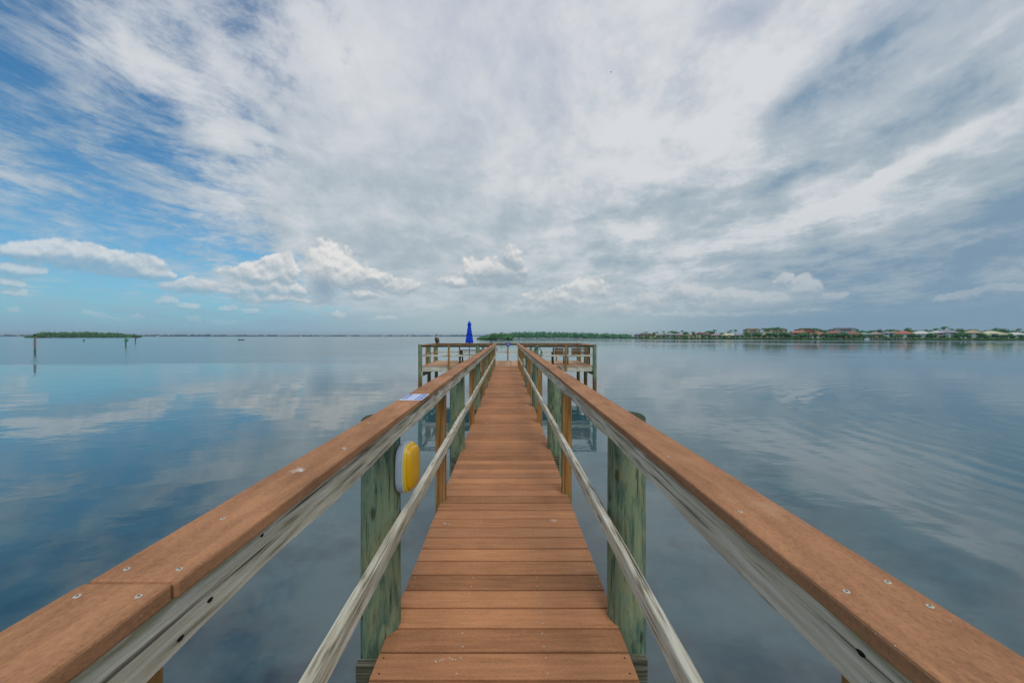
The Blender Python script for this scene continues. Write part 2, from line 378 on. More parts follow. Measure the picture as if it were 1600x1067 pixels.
# ------------------------------------------------------------------ mesh builder
class MB:
    def __init__(s): s.v = []; s.f = []; s.mi = []; s.cur = 0
    def box(s, x0, x1, y0, y1, z0, z1, b=0.0, M=None):
        if b:
            bm = bmesh.new(); bmesh.ops.create_cube(bm, size=1)
            for v in bm.verts: v.co = Vector(((x0+x1)/2 + v.co.x*(x1-x0), (y0+y1)/2 + v.co.y*(y1-y0), (z0+z1)/2 + v.co.z*(z1-z0)))
            bmesh.ops.bevel(bm, geom=list(bm.edges), offset=b, segments=2, affect='EDGES', profile=.5)
            s.addbm(bm, M); return
        o = len(s.v)
        c = [(x0,y0,z0),(x1,y0,z0),(x1,y1,z0),(x0,y1,z0),(x0,y0,z1),(x1,y0,z1),(x1,y1,z1),(x0,y1,z1)]
        s.v += [tuple(M @ Vector(q)) if M else q for q in c]
        for f in ((0,3,2,1),(4,5,6,7),(0,1,5,4),(1,2,6,5),(2,3,7,6),(3,0,4,7)): s.f.append(tuple(o+i for i in f)); s.mi.append(s.cur)
    def addbm(s, bm, M=None):
        o = len(s.v); bm.verts.index_update()
        for v in bm.verts: s.v.append(tuple(M @ v.co if M else v.co))
        for f in bm.faces: s.f.append(tuple(o + v.index for v in f.verts)); s.mi.append(s.cur)
        bm.free()
    def rings(s, rings, cap0=True, cap1=True):
        o = len(s.v); n = len(rings[0])
        for r in rings: s.v += [tuple(q) for q in r]
        for i in range(len(rings) - 1):
            for j in range(n):
                k = (j + 1) % n
                s.f.append((o+i*n+j, o+i*n+k, o+(i+1)*n+k, o+(i+1)*n+j)); s.mi.append(s.cur)
        if cap0: s.f.append(tuple(o + j for j in reversed(range(n)))); s.mi.append(s.cur)
        if cap1: s.f.append(tuple(o + (len(rings)-1)*n + j for j in range(n))); s.mi.append(s.cur)
    def tube(s, pts, rad, n=10, caps=True):
        pts = [Vector(p) for p in pts]; rr = rad if isinstance(rad, (list, tuple)) else [rad]*len(pts)
        out = []; up = None
        for i, p in enumerate(pts):
            d = (pts[min(i+1, len(pts)-1)] - pts[max(i-1, 0)]).normalized()
            if up is None: up = Vector((0,0,1)) if abs(d.z) < .9 else Vector((1,0,0))
            a = d.cross(up).normalized(); b = a.cross(d).normalized(); up = b
            out.append([p + (a*math.cos(t) + b*math.sin(t))*rr[i] for t in [2*math.pi*j/n for j in range(n)]])
        s.rings(out, caps, caps)
    def quad(s, a, b, c, d): o = len(s.v); s.v += [tuple(a),tuple(b),tuple(c),tuple(d)]; s.f.append((o,o+1,o+2,o+3)); s.mi.append(s.cur)
    def tri(s, a, b, c): o = len(s.v); s.v += [tuple(a),tuple(b),tuple(c)]; s.f.append((o,o+1,o+2)); s.mi.append(s.cur)
    def build(s, name, mats, parent=None, smooth=False, loc=None):
        me = bpy.data.meshes.new(name); me.from_pydata(s.v, [], s.f); me.update()
        if not isinstance(mats, (list, tuple)): mats = [mats]
        for m in mats: me.materials.append(m)
        if len(mats) > 1: me.polygons.foreach_set('material_index', s.mi)
        if smooth:
            me.polygons.foreach_set('use_smooth', [True]*len(me.polygons)); 
            try: me.set_sharp_from_angle(angle=R(40))
            except Exception: pass
        o = bpy.data.objects.new(name, me); COL.objects.link(o)
        if parent: o.parent = parent
        if loc: o.location = loc
        return o
def empty(name, loc=(0,0,0), rz=0.0, parent=None):
    o = bpy.data.objects.new(name, None); COL.objects.link(o); o.location = loc; o.rotation_euler = (0,0,rz)
    o.empty_display_size = .2
    if parent: o.parent = parent
    return o
def tag(o, label=None, cat=None, group=None, kind=None):
    if label: o['label'] = label
    if cat: o['category'] = cat
    if group: o['group'] = group
    if kind: o['kind'] = kind
    return o
def copy_tree(o, parent=None):
    c = o.copy(); COL.objects.link(c); c.parent = parent
    for ch in list(o.children): copy_tree(ch, c)
    return c
def plank(mb, p0, p1, w, h, seg=40, jit=.003, wane=.0, bev=.004, seed=0, side=(1,0,0)):
    """sawn board from p0 to p1 (centre line) with worn arrises and a ragged lower edge"""
    p0 = Vector(p0); p1 = Vector(p1); d = (p1-p0); up = Vector((0,0,1)); sd_ = d.cross(up).normalized()
    rings = []
    for i in range(seg + 1):
        t = i / seg; c = p0.lerp(p1, t); L = t * d.length
        def n(k, f=1.0): return mnoise.noise(Vector((L*f, k*7.3 + seed*3.1, seed*1.7)))
        a, b = w/2, h/2
        low = -b + max(0, n(1, 2.2)) * wane + abs(n(2, 9)) * jit + n(7, .8) * jit
        hi = b + n(3, 7) * jit * .5
        e1 = bev + abs(n(4, 4)) * jit * 2; e2 = bev + max(0, n(5, 1.6)) * wane * 1.3
        pr = [(-a, low+e2), (-a+e2, low), (a-e2, low), (a, low+e2), (a, hi-e1), (a-e1, hi), (-a+e1, hi), (-a, hi-e1)]
        rings.append([c + sd_*x + up*z for x, z in pr])
    mb.rings(rings)

# ------------------------------------------------------------------ water
def watermat():
    def fn(g):
        p = g.obj(); xs = g.sep(p)
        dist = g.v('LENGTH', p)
        # ruffled areas far out on the left, and a fan of ripples on the right
        pn = (g.noise(g.v('MULTIPLY', p, (.018, .05, 1)), 1, 4, .6) - .5)
        far1 = g.ss(xs[1] + pn * 22, 37, 44) * g.ss(xs[0] + pn * 60, -8, -46)
        far2 = g.ss(xs[1] + pn * 90, 120, 150) * .8
        ruf = far1.max(far2 * g.ss(g.noise(g.v('MULTIPLY', p, (.004, .02, 1)), 1, 3), .44, .56)).clamp()
        n_s = g.noise(g.v('MULTIPLY', p, (1.0, 1.7, 1)), 2.6, 3, .5)
        n_l = g.noise(g.v('MULTIPLY', p, (.55, 1.1, 1)), .42, 2, .5)
        n_m = g.noise(g.v('MULTIPLY', p, (.8, 1.5, 1)), .95, 2, .5, .4)
        patch = g.ss(g.noise(g.v('MULTIPLY', p, (.05, .09, 1)), 1, 3, .5), .40, .62)
        # concentric ripples
        rc = g.v('LENGTH', g.v('SUBTRACT', p, (26.0, 9.0, 0)))
        rw = g.m('SINE', rc * 7.5 + n_l * 9.0) * g.ss(g.m('ABSOLUTE', rc - 14.0), 8.0, 1.0) * .05
        rc2 = g.v('LENGTH', g.v('SUBTRACT', p, (-1.62, 1.85, 0)))
        rw2 = g.m('SINE', rc2 * 70.0) * g.ss(rc2, .34, .1) * .0035
        h = n_l * .13 + n_m * .06 * (patch + .25) + n_s * .022 * (patch + .25) + rw * .36 + rw2 + ruf * n_s * .40
        bp = g.bump(h, .13, 1.0)
        bed = g.noise(p, .55, 5, .6); bed2 = g.noise(g.v('ADD', p, (7, 3, 0)), .9, 4, .6)
        c = g.mix(g.ss(bed, .38, .62), hexc('22363a'), hexc('3c5759'))
        c = g.mix(g.ss(bed2, .52, .66) * .6, c, hexc('1c2029'))
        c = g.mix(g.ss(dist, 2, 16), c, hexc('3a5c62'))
        return {'Base Color': c, 'Normal': bp, 'Roughness': ruf * .12 + .03}
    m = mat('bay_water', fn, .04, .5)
    m.node_tree.nodes['Principled BSDF'].inputs['IOR'].default_value = 1.85
    return m
WATER = watermat()
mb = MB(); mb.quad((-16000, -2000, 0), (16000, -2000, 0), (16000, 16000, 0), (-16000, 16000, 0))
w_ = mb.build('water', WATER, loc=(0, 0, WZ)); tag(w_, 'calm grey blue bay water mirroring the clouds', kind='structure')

# ------------------------------------------------------------------ the pier
DL, DR = -0.624, 0.597                      # deck edges
XL, XR = -0.680, 0.664                      # piling centre lines
YP0 = 18.86                                 # front edge of the end platform
PLY = [1.97 + 3.03*i for i in range(-1, 6)]; PRY = [2.03 + 3.03*i for i in range(-1, 6)]
pier = empty('pier', (0, 0, 0)); tag(pier, 'long narrow pier of brown boards with handrails running to a wide platform over the bay', 'pier')
# walkway deck
mb = MB(); k = -33; rnd = random.Random(3)
while True:
    y0 = JOINT + PITCH*k + .0065; y1 = y0 + PITCH - .013
    if y0 > YP0 - .02: break
    y1 = min(y1, YP0 - .004)
    l, r = DL + rnd.uniform(-.0025, .0025), DR + rnd.uniform(-.0025, .0025); ym = (y0+y1)/2
    dzr = rnd.uniform(-.0012, .0012)
    mb.box(l, r, y0, y1, -.038 + dzr, dzr, b=.002 if -10 < k < 30 else 0)
    k += 1
walk = mb.build('walkway_deck', DECK, pier)
pts = []
for kk in range(-4, 70):
    for fx, ww in ((-.226, 0), (.19, 0), (.568, 1), (-.592, 1)):
        for fy in (.032, .114):
            y = JOINT + PITCH*kk + fy; x = fx + rnd.uniform(-.008, .008)
            if ww and any(abs(y-py) < .2 for py in PLY + PRY): continue
            pts.append((x, y, ww and kk < 4))
def disc(mb, x, y, z, r=.0042, n=8):
    n0 = len(mb.v); mb.v += [(x + r*math.cos(j*2*math.pi/n), y + r*math.sin(j*2*math.pi/n), z) for j in range(n)]; mb.f.append(tuple(range(n0, n0+n))); mb.mi.append(mb.cur)
base = {}
for x, y, dk in pts[:100]:
    if dk not in base:
        mb = MB(); disc(mb, 0, 0, 0); o_ = mb.build('deck_screw', SCREWD if dk else SCREW, walk); base[dk] = o_
    else: o_ = base[dk].copy(); COL.objects.link(o_); o_.parent = walk
    o_.location = (x, y, .0026)
mb = MB()
for x, y, dk in pts[100:]: disc(mb, x, y, .0026)
o_ = mb.build('deck_screws', SCREW, walk); o_['kind'] = 'stuff'
# stringers and cross beams
for sx in (-.54, -.20, .20, .52):
    mb = MB(); plank(mb, (sx, -3.1, -.125), (sx, YP0 - .05, -.125), .04, .19, 60); mb.build('stringer', BEAM, pier)
for py in PLY:
    for dy_ in (-.19, .135):
        mb = MB(); plank(mb, (-.73, py + dy_, -.135), (.69, py + dy_ + .03, -.135), .04, .20, 12, seed=py); mb.build('cross_beam', BEAM, pier)
# pilings
def piling(x, y, ztop, r=.10, notch=0, seed=0, name='piling', crown=None):
    """round treated pile; notch = side (+1/-1) on which the top is cut back for the rail"""
    mb = MB(); n = 28; rings = []
    zs = [WZ - .6 + (1.12 - WZ + .6)*i/22 for i in range(23)] if notch else [WZ - .6 + (ztop - WZ + .6)*i/22 for i in range(23)]
    for z in zs:
        rg = []
        for j in range(n):
            a = 2*math.pi*j/n
            rr = r * (1.03 - .02*(z - WZ)) * (1 + .028*mnoise.noise(Vector((math.cos(a)*1.3, math.sin(a)*1.3, z*.5 + seed*9))) + .014*mnoise.noise(Vector((math.cos(a)*5, math.sin(a)*5, z*.6 + seed*5))))
            rg.append((rr*math.cos(a), rr*math.sin(a), z))
        rings.append(rg)
    if not notch:
        last = rings[-1]; rings.append([(p[0]*.86, p[1]*.86, p[2] + .012) for p in last])
    mb.rings(rings)
    if notch:      # the remaining outer sliver that stands beside the cap
        cut = r * .28
        sl = []
        for z, s_ in ((1.121, 1.0), (ztop - .008, 1.0), (ztop, .93)):
            a0 = math.acos(cut / r); pts = [(-notch*r*.99*s_*math.cos(t), r*.99*s_*math.sin(t), z + .004*math.sin(t*7)) for t in [(-a0 + 2*a0*j/12) for j in range(13)]]
            sl.append(pts if notch < 0 else list(reversed(pts)))
        mb.rings(sl)
    o = mb.build(name, PILE, pier, smooth=True, loc=(x, y, 0)); return o
for i, y in enumerate(PLY): piling(XL, y, 1.106, .103, 0, i)
for i, y in enumerate(PRY): piling(XR, y, 1.106, .103, 0, i + 9)
# square rail posts
def post(x, y, z0=-.24, z1=1.128, w=.089, seed=0, nm='rail_post'):
    mb = MB(); mb.box(-w/2, w/2, -w/2, w/2, z0, z1, b=.004)
    return mb.build(nm, POST, pier, loc=(x, y, 0))
for y in (-2.5, .573, 3.46, 6.50, 9.55, 12.6, 15.65): post(-.624, y)
for y in (-2.5, .555, 3.62, 6.60, 9.72, 12.8, 15.85): post(.592, y)
post(.60, 18.72, -.2, 1.03); post(-.632, 18.72, -.2, 1.03)
# handrails: cap, upper board, middle board
def screw_mb(pts, z):
    mb = MB(); n = 14
    def rg(x, y, r, zz): return [(x + r*math.cos(2*math.pi*j/n), y + r*math.sin(2*math.pi*j/n), z + zz) for j in range(n)]
    for x, y in pts:
        mb.cur = 0; mb.rings([rg(x, y, .0046, -.001), rg(x, y, .0045, .0007), rg(x, y, .0033, .0011)])
        mb.cur = 1; mb.rings([rg(x, y, .0016, .0005), rg(x, y, .0016, .0014)])
    return mb
def cap_run(xi, xo, joints, m, shots, rs):
    for i in range(len(joints)-1):
        y0, y1 = joints[i]+.0012, joints[i+1]-.0012; s_ = rs.uniform(-.003, .003)
        if i == 0: s_ += -.003
        mb = MB(); mb.box(min(xi, xo)+s_, max(xi, xo)+s_, y0, y1, 1.137, 1.167, b=.005)
        c = mb.build('rail_cap', m, pier)
        pts = [p for p in shots if y0 <= p[1] <= y1]
        for p in pts: screw_mb([p], 1.167).build('cap_screw', [SCREW, SCREWD], c)
rs = random.Random(5)
near_l = [(-.628,.603),(-.541,.603),(-.636,.540),(-.545,.540),(-.60,.77),(-.55,1.24),(-.612,1.62),(-.585,1.98)]
near_r = [(.512,.55),(.596,.571),(.603,.520),(.512,.80),(.515,1.167),(.60,1.72),(.52,1.98)]
for y in PLY[2:] : near_l += [(-.55, y), (-.63, y + .02)]
for y in (3.46, 6.5, 9.55, 4.18, 4.28): near_l += [(-.55, y), (-.63, y)]
for y in PRY[2:]: near_r += [(.52, y), (.61, y+.02)]
cap_run(-.520, -.661, [-3.1, .572, 4.23, 7.89, 11.55, 15.2, 18.84], CAP, near_l, rs)
cap_run(.489, .629, [-3.1, 3.27, 6.9, 10.6, 14.2, 18.84], CAPR, near_r, rs)
def rail_runs(x, z, w, h, joints, m, nm, wane, seed):
    for i in range(len(joints)-1):
        y0, y1 = joints[i], joints[i+1]; mb = MB()
        plank(mb, (x, y0+.002, z), (x, y1-.002, z), w, h, int((y1-y0)*(40 if y0 < 6 else 8)), .0025, wane, (.004 if h > .1 else .0025), seed + i)
        mb.build(nm, m, pier)
rail_runs(-.5565, 1.0835, .038, .105, [-3.1, -.3, 4.95, 9.5, 14.1, 18.8], GREY, 'upper_rail_board', .016, 3)
rail_runs(.5245, 1.0835, .038, .105, [-3.1, -.3, 5.1, 10.1, 14.2, 18.8], GREYLIFT, 'upper_rail_board', .022, 8)
rail_runs(-.5545, .562, .038, .087, [-3.1, .2, 3.46, 6.5, 11.0, 14.1, 18.74], GREY, 'middle_rail_board', .006, 13)
rail_runs(.5245, .558, .038, .085, [-3.1, .2, 6.6, 11.2, 15.0, 18.74], GREYLIFT, 'middle_rail_board', .010, 23)
for x, y, z, s_ in ((-.5372,.66,1.075,1),(-.5372,.60,1.055,1),(-.5372,.80,1.115,.8),(.5050,.52,1.10,1),(.5050,.50,1.07,1),(.5050,.455,1.10,1.2)):
    mb = MB(); pr_ = [(.006*s_*math.cos(t)*(1+.25*math.sin(3*t)), .0035*s_*math.sin(t)) for t in [j*math.pi/6 for j in range(12)]]
    mb.rings([[(x-.0012, y+a_, z+b_) for a_, b_ in pr_], [(x+.0012, y+a_, z+b_) for a_, b_ in pr_]]); mb.build('bolt_hole', HOLE, pier)

# old bird droppings
DROP = plain('dried_dropping', 'c6bba8', .9, .12, 80)
rd = random.Random(8)
def dropping(x, y, z, r, n, parent, sx=1.0, sy=1.0):
    mb = MB()
    for q in range(n):
        cx, cy = (rd.gauss(0, r*.55)*sx, rd.gauss(0, r*.55)*sy) if q else (0, 0); rr = r*rd.uniform(.10, .38)*(1 if n > 1 else 2.2); m_ = 9
        o_ = len(mb.v); mb.v += [(cx + rr*(1+.35*rd.uniform(-1,1))*math.cos(j*2*math.pi/m_), cy + rr*(1+.35*rd.uniform(-1,1))*math.sin(j*2*math.pi/m_), .0002*q*.3) for j in range(m_)]
        mb.f.append(tuple(range(o_, o_+m_))); mb.mi.append(0)
    mb.build('dropping', DROP, parent, loc=(x, y, z))
for px, py, r, n in ((688,1032,.016,7),(707,1030,.010,4),(696,818,.018,7),(883,829,.007,1),(748,746,.012,3),(905,900,.006,1),(765,676,.03,2),(803,682,.03,1),(735,694,.03,3),(765,600,.05,2),(824,600,.05,2)):
    Z_ = EYE*F/(py-HY); dropping((px-VX)*Z_/F, Z_, .0022, r, n, walk, 1.6, .8)
for px, py, r, n in ((634,632,.018,2),(688,598,.02,4),(712,584,.04,4),(700,590,.03,3),(538,700,.010,1),(960,640,.012,1),(882,583,.05,1)):
    Z_ = (EYE-1.167)*F/(py-HY); dropping((px-VX)*Z_/F, Z_, 1.1674, r, n, pier, 1.4, .9)

# ---- the platform
PX0, PX1, PY1 = -4.47, 4.52, 23.0
mb = MB(); x = PX0 - .02; 
while x < PX1:
    x1 = min(x + PITCH - .006, PX1 + .02); mb.box(x, x1, YP0 - .03, PY1 + .05, -.026 + rnd.uniform(-.001, .001), rnd.uniform(-.001, .001) , 0); x += PITCH
mb.build('platform_deck', DECK2, pier)
for (a, b, y) in ((PX0, -.74, YP0 + .0), (.74, PX1, YP0 + .0), (PX0, PX1, PY1 + .02)):
    mb = MB(); plank(mb, (a + .09, y, -.155), (b - .09, y, -.155), .04, .24, 30, seed=a); mb.build('fascia_board', GREYX, pier)
for y in (19.9, 20.95, 22.0):
    mb = MB(); plank(mb, (PX0, y, -.13), (PX1, y, -.13), .05, .2, 14); mb.build('floor_joist', BEAM, pier)
for x in (PX0, -1.5, 1.5, PX1):
    mb = MB(); plank(mb, (x + .1, YP0 - .12, -.42), (x + .1, PY1 + .2, -.42), .05, .22, 14); mb.build('floor_beam', GREY, pier)
for i, (x, y) in enumerate([(PX0, 18.8), (-1.5, 18.78), (1.52, 18.78), (PX1, 18.8), (PX0, 20.95), (PX1, 20.95), (PX0, 23.1), (-1.5, 23.1), (1.52, 23.1), (PX1, 23.1), (-1.5, 20.95), (1.5, 20.95)]):
    inner = abs(x) < 2 and y == 20.95
    piling(x, y, -.2 if inner else (1.105 if y < 19 else 1.09), .1, 0, 30 + i)
# platform railings
def xcap(x0, x1, y, z=1.10):
    mb = MB(); mb.box(x0, x1, y-.07, y+.07, z-.03, z, b=.005); mb.build('rail_cap', CAPX, pier)
    mb = MB(); plank(mb, (x0+.02, y+.0, z-.078), (x1-.02, y+.0, z-.078), .04, .09, 16); mb.build('upper_rail_board', BEAM, pier)
    mb = MB(); plank(mb, (x0+.02, y+.0, .54), (x1-.02, y+.0, .54), .04, .09, 16); mb.build('middle_rail_board', GREYX, pier)
def ycap(x, y0, y1, z=1.10):
    mb = MB(); mb.box(x-.07, x+.07, y0, y1, z-.03, z, b=.005); mb.build('rail_cap', CAP, pier)
    mb = MB(); plank(mb, (x, y0, z-.078), (x, y1, z-.078), .04, .09, 16); mb.build('upper_rail_board', GREY, pier)
    mb = MB(); plank(mb, (x, y0, .54), (x, y1, .54), .04, .09, 16); mb.build('middle_rail_board', GREY, pier)
xcap(PX0 + .08, -.66, 18.80); xcap(.63, PX1 - .08, 18.80); xcap(PX0 - .02, PX1 + .02, 23.02, 1.098)
ycap(PX0 + .03, 18.88, 22.94); ycap(PX1 - .03, 18.88, 22.94)
for x in (-2.98, 3.03): post(x, 18.70, -.27, 1.068)
for x in (-2.98, .06, 3.12): post(x, 22.95, .0, 1.066)
for x in (PX0 + .1, PX1 - .1): post(x, 19.85, .0, 1.066); post(x, 22.0, .0, 1.066)

# ------------------------------------------------------------------ lamps on the pilings
LWHITE = plain('lamp_housing_grey', 'b9bcc2', .4, .05, 30, .4)
LRIM = plain('lamp_rim_white', 'd9d6cc', .35, .04, 30, .5)
LYEL = plain('amber_lens', 'e0a410', .28, .06, 14, .5)
LYEL2 = plain('amber_lens_border', 'e8c02c', .3, .06, 14, .5)
def sring(a, b, d, n=40, e=3.2):
    out = []
    for j in range(n):
        t = 2*math.pi*j/n; c, s_ = math.cos(t), math.sin(t)
        out.append((d, a*math.copysign(abs(c)**(2/e), c), b*math.copysign(abs(s_)**(2/e), s_)))
    return out
def bulkhead(name):
    t = empty(name); a, b = .083, .124
    mb = MB(); mb.rings([sring(a*.96, b*.97, 0), sring(a*.98, b*.985, .006), sring(a*.97, b*.98, .030), sring(a, b, .032), sring(a, b, .035), sring(a*.98, b*.985, .037)])
    mb.build('housing', LWHITE, t, True)
    mb = MB(); mb.rings([sring(a*.985, b*.988, .0372), sring(a*.98, b*.985, .0388), sring(a*.965, b*.975, .0388), sring(a*.96, b*.97, .0372)], False, False); mb.build('rim', LRIM, t, True)
    mb = MB(); mb.rings([sring(a*.955, b*.967, .0365), sring(a*.94, b*.955, .045), sring(a*.91, b*.935, .0505), sring(a*.85, b*.89, .0515)], True, False); mb.build('lens_border', LYEL2, t, True)
    mb = MB(); mb.rings([sring(a*.855, b*.893, .0510), sring(a*.845, b*.885, .0485), sring(a*.83, b*.875, .0525), sring(a*.80, b*.85, .063), sring(a*.70, b*.77, .070), sring(a*.42, b*.5, .0745), sring(a*.15, b*.2, .0755)], False, True); mb.build('lens', LYEL, t, True)
    for zz in (-1, 1):
        mb = MB(); mb.tube([(.0368, 0, zz*b*.978), (.0392, 0, zz*b*.978)], .0022, 8); mb.build('screw', SCREWD, t)
    mb = MB(); mb.box(-.012, .002, -.055, .055, -.10, .10, b=.004); mb.build('backplate', SCREWD, t)
    return t
l0 = bulkhead('bulkhead_light')
def place(o, loc, rz, label, grp='yellow bulkhead lights on the pilings'):
    o.location = loc; o.rotation_euler = (0, 0, rz); tag(o, label, 'light', grp)
l0.scale = (1.06,)*3; place(l0, (-.566, 1.98, .847), R(-10), 'large yellow oval bulkhead light with grey housing on the nearest left piling')
l1 = copy_tree(l0); place(l1, (.552, 11.12, .74), R(190), 'small yellow oval light on a right hand piling far down the walkway')
l2 = copy_tree(l0); place(l2, (-.535, 18.42, .93), R(-8), 'pale yellow light at the far end of the left handrail where the platform starts')

# ------------------------------------------------------------------ plaque on the left rail
PB = plain('plaque_pale_blue', 'aebfe0', .3, .06, 30, .5); PD = plain('plaque_blue', '5a66b4', .3, .15, 60, .5); PW = plain('plaque_white', 'd5dcee', .3, .05, 40, .5)
t = empty('plaque', (-.577, 2.29, 1.1675)); tag(t, 'flat blue and white printed notice screwed to the top of the left handrail', 'sign')
mb = MB(); mb.box(-.068, .068, -.11, .11, 0, .004, b=.001); mb.build('plate', PW, t)
for q in ((.018, .062, -.100, .100, .0041, .0047), (-.064, -.030, -.085, .095, .0041, .0046)):
    mb = MB(); mb.box(*q); mb.build('blue_panel', PD, t)
mb = MB()
for i in range(9):
    y = -.09 + i*.021; mb.box(-.026 + .004*(i % 3), .012 - .006*(i % 2), y, y+.009, .0041, .0045)
mb.build('text_lines', PB, t)
mb = MB()
for i in range(7):
    y = -.08 + i*.024; mb.box(.024, .056 - .008*(i % 3), y, y+.008, .0048, .0051)
    mb.box(-.060, -.036 - .004*(i % 2), y + .004, y+.011, .0047, .0050)
mb.build('pale_lettering', PW, t)
mb = MB(); mb.tube([(-.055, .098, .004), (-.055, .098, .009)], .004, 8); mb.build('screw', SCREWD, t)

# ------------------------------------------------------------------ parasol, table, benches, hose, sign
BLUE = plain('blue_canvas', '1644c0', .75, .18, 9, .15, bump=.3)
t = empty('parasol', (-2.2, 21.4, 0)); tag(t, 'closed bright blue parasol standing through the picnic table', 'parasol')
mb = MB(); rings = []
prof = [(1.16,.195),(1.20,.213),(1.30,.203),(1.5,.170),(1.75,.135),(2.0,.10),(2.14,.0755),(2.17,.10),(2.22,.105),(2.28,.09),(2.36,.05),(2.42,.018)]
for z, r in prof:
    rings.append([(r*(1+.16*math.cos(8*a + z*2))*math.cos(a), r*(1+.16*math.cos(8*a + z*2))*math.sin(a), z + (.03*math.cos(8*a) if z < 1.25 else 0)) for a in [2*math.pi*j/48 for j in range(48)]])
mb.rings(rings); cn = mb.build('canopy', BLUE, t, True)
mb = MB(); mb.rings([[(r*(1+.16*math.cos(8*a + z*2))*math.cos(a), r*(1+.16*math.cos(8*a + z*2))*math.sin(a), z) for a in [2*math.pi*j/48 for j in range(48)]] for z, r in ((1.60,.135),(1.60,.162),(1.66,.154),(1.66,.128))]); mb.build('strap', plain('dark_blue_strap', '0a1f86', .7), cn, True)
ALU = plain('grey_metal', '9a9fa3', .4, .08, 20, .5, .5)
mb = MB(); mb.tube([(0,0,.03),(0,0,1.3)], .021, 10); mb.build('pole', plain('dark_pole', '3a4044', .5), t, True)
mb = MB(); mb.rings([[(r*math.cos(a), r*math.sin(a), z) for a in [2*math.pi*j/20 for j in range(20)]] for r, z in ((.24,.001),(.24,.04),(.08,.07),(.04,.16))]); mb.build('base', plain('cast_base', '2c2f31', .6), t, True)
mb = MB(); mb.tube([(0,0,2.41),(0,0,2.45),(0,0,2.48)], [.014,.02,.004], 10); mb.build('finial', ALU, t, True)

TBL = plain('brown_grey_table_board', '57504a', .7, .2, 9); TBF = plain('dark_table_frame', '232a28', .6)
t = empty('picnic_table', (-2.12, 21.4, 0)); tag(t, 'dark picnic table with attached benches around the blue parasol', 'table')
mb = MB()
for i in range(5): mb.box(-.62, .62, -.36+.145*i, -.36+.145*i+.137, .70, .735, b=.004)
mb.build('tabletop', TBL, t)
for s_ in (-1, 1):
    mb = MB()
    for i in range(2): mb.box(-.80, .80, s_*.72-.14+.142*i, s_*.72-.14+.142*i+.136, .405, .44, b=.004)
    mb.build('bench', TBL, t)
for sx in (-.55, .55):
    mb = MB()
    for s_ in (-1, 1): mb.tube([(sx, s_*.26, .70), (sx, s_*.66, .0)], .042, 4)
    mb.box(sx-.03, sx+.03, -.86, .86, .35, .405); mb.box(sx-.035, sx+.035, -.34, .34, .64, .70)
    mb.build('leg_frame', TBF, t)

SLAT = plain('brown_bench_slat', '6e4d1c', .7, .3, 12); BFR = plain('bench_frame_grey', 'a3a596', .6, .1, 9); BDK = plain('dark_green_bench_leg', '2c3a28', .7, .2)
SLAT2 = plain('faded_bench_slat', '7a6650', .7, .3, 12)
def bench(w, slatx, label, loc, panels):
    t = empty('garden_bench', loc); tag(t, label, 'bench', 'benches on the right of the platform')
    mb = MB(); n = int(w/.11)
    for i in range(5): mb.box(-w/2, w/2, .02+.1*i, .02+.1*i+.088, .425, .45, b=.003)
    mb.build('seat', SLAT, t)
    for i, (a, b, kind) in enumerate(panels):
        mb = MB()
        if kind == 'v':
            m_ = max(2, int((b-a)/.0755)); st = (b-a)/m_
            for q in range(m_): mb.box(a+st*q+.004, a+st*(q+1)-.004, -.012, .006, .47, .90)
        else:
            for q in range(5): mb.box(a, b, -.012, .006, .48+.086*q, .48+.086*q+.056)
        mb.build('backrest', SLAT if kind == 'v' else SLAT2, t)
    mb = MB()
    for z in (.455, .765, .905): mb.box(-w/2-.02, w/2+.02, -.035, -.014, z-.017, z+.017)
    for a, b, k_ in panels:
        for x in (a, b): mb.box(x-.016, x+.016, -.034, -.013, .44, .93)
    mb.build('back_frame', BFR, t)
    for x in (-w/2, w/2):
        for y in (-.03, .5):
            mb = MB(); mb.box(x-.03, x+.03, y-.03, y+.03, 0, .68 if y > 0 else .93, b=.004); mb.build('leg', BDK, t)
        mb = MB(); mb.box(x-.035, x+.035, -.05, .54, .66, .69, b=.004); mb.build('armrest', BFR, t)
    return t
bench(.66, 0, 'narrow brown bench with grey back frame, nearer the walkway', (2.86, 19.95, 0), [(-.27, .24, 'v')])
bench(1.18, 0, 'wide two panel brown bench with slatted end at the right corner', (3.92, 19.95, 0), [(-.40, .12, 'v'), (.14, .56, 'h')])

HOSE = plain('green_hose', '1f6a45', .45, .15, 9, .4)
t = empty('garden_hose', (1.56, 18.66, 0)); tag(t, 'green hose hung in loops over the front right piling of the platform', 'hose')
for q in range(4):
    mb = MB(); pts = []
    for j in range(25):
        a = math.pi*2*j/24; w = .16 + .018*q; h = .20 + .03*q
        pts.append((w*math.sin(a)*(1.1 - .35*math.cos(a)), -.01 - .014*q + .01*math.sin(3*a), .80 - .06*q*.5 + h*math.cos(a)))
    mb.tube(pts, .012, 7); mb.build('hose_loop', HOSE, t, True)
mb = MB(); mb.tube([(.18,-.02,.66),(.20,-.03,.58),(.19,-.03,.50)], [.018,.028,.03], 8); mb.build('nozzle', plain('pale_green_nozzle', '86b8a8', .4), t, True)
mb = MB(); mb.tube([(0,.05,1.0),(0,-.06,1.0),(0,-.075,1.03)], .012, 6); mb.build('hook', ALU, t)

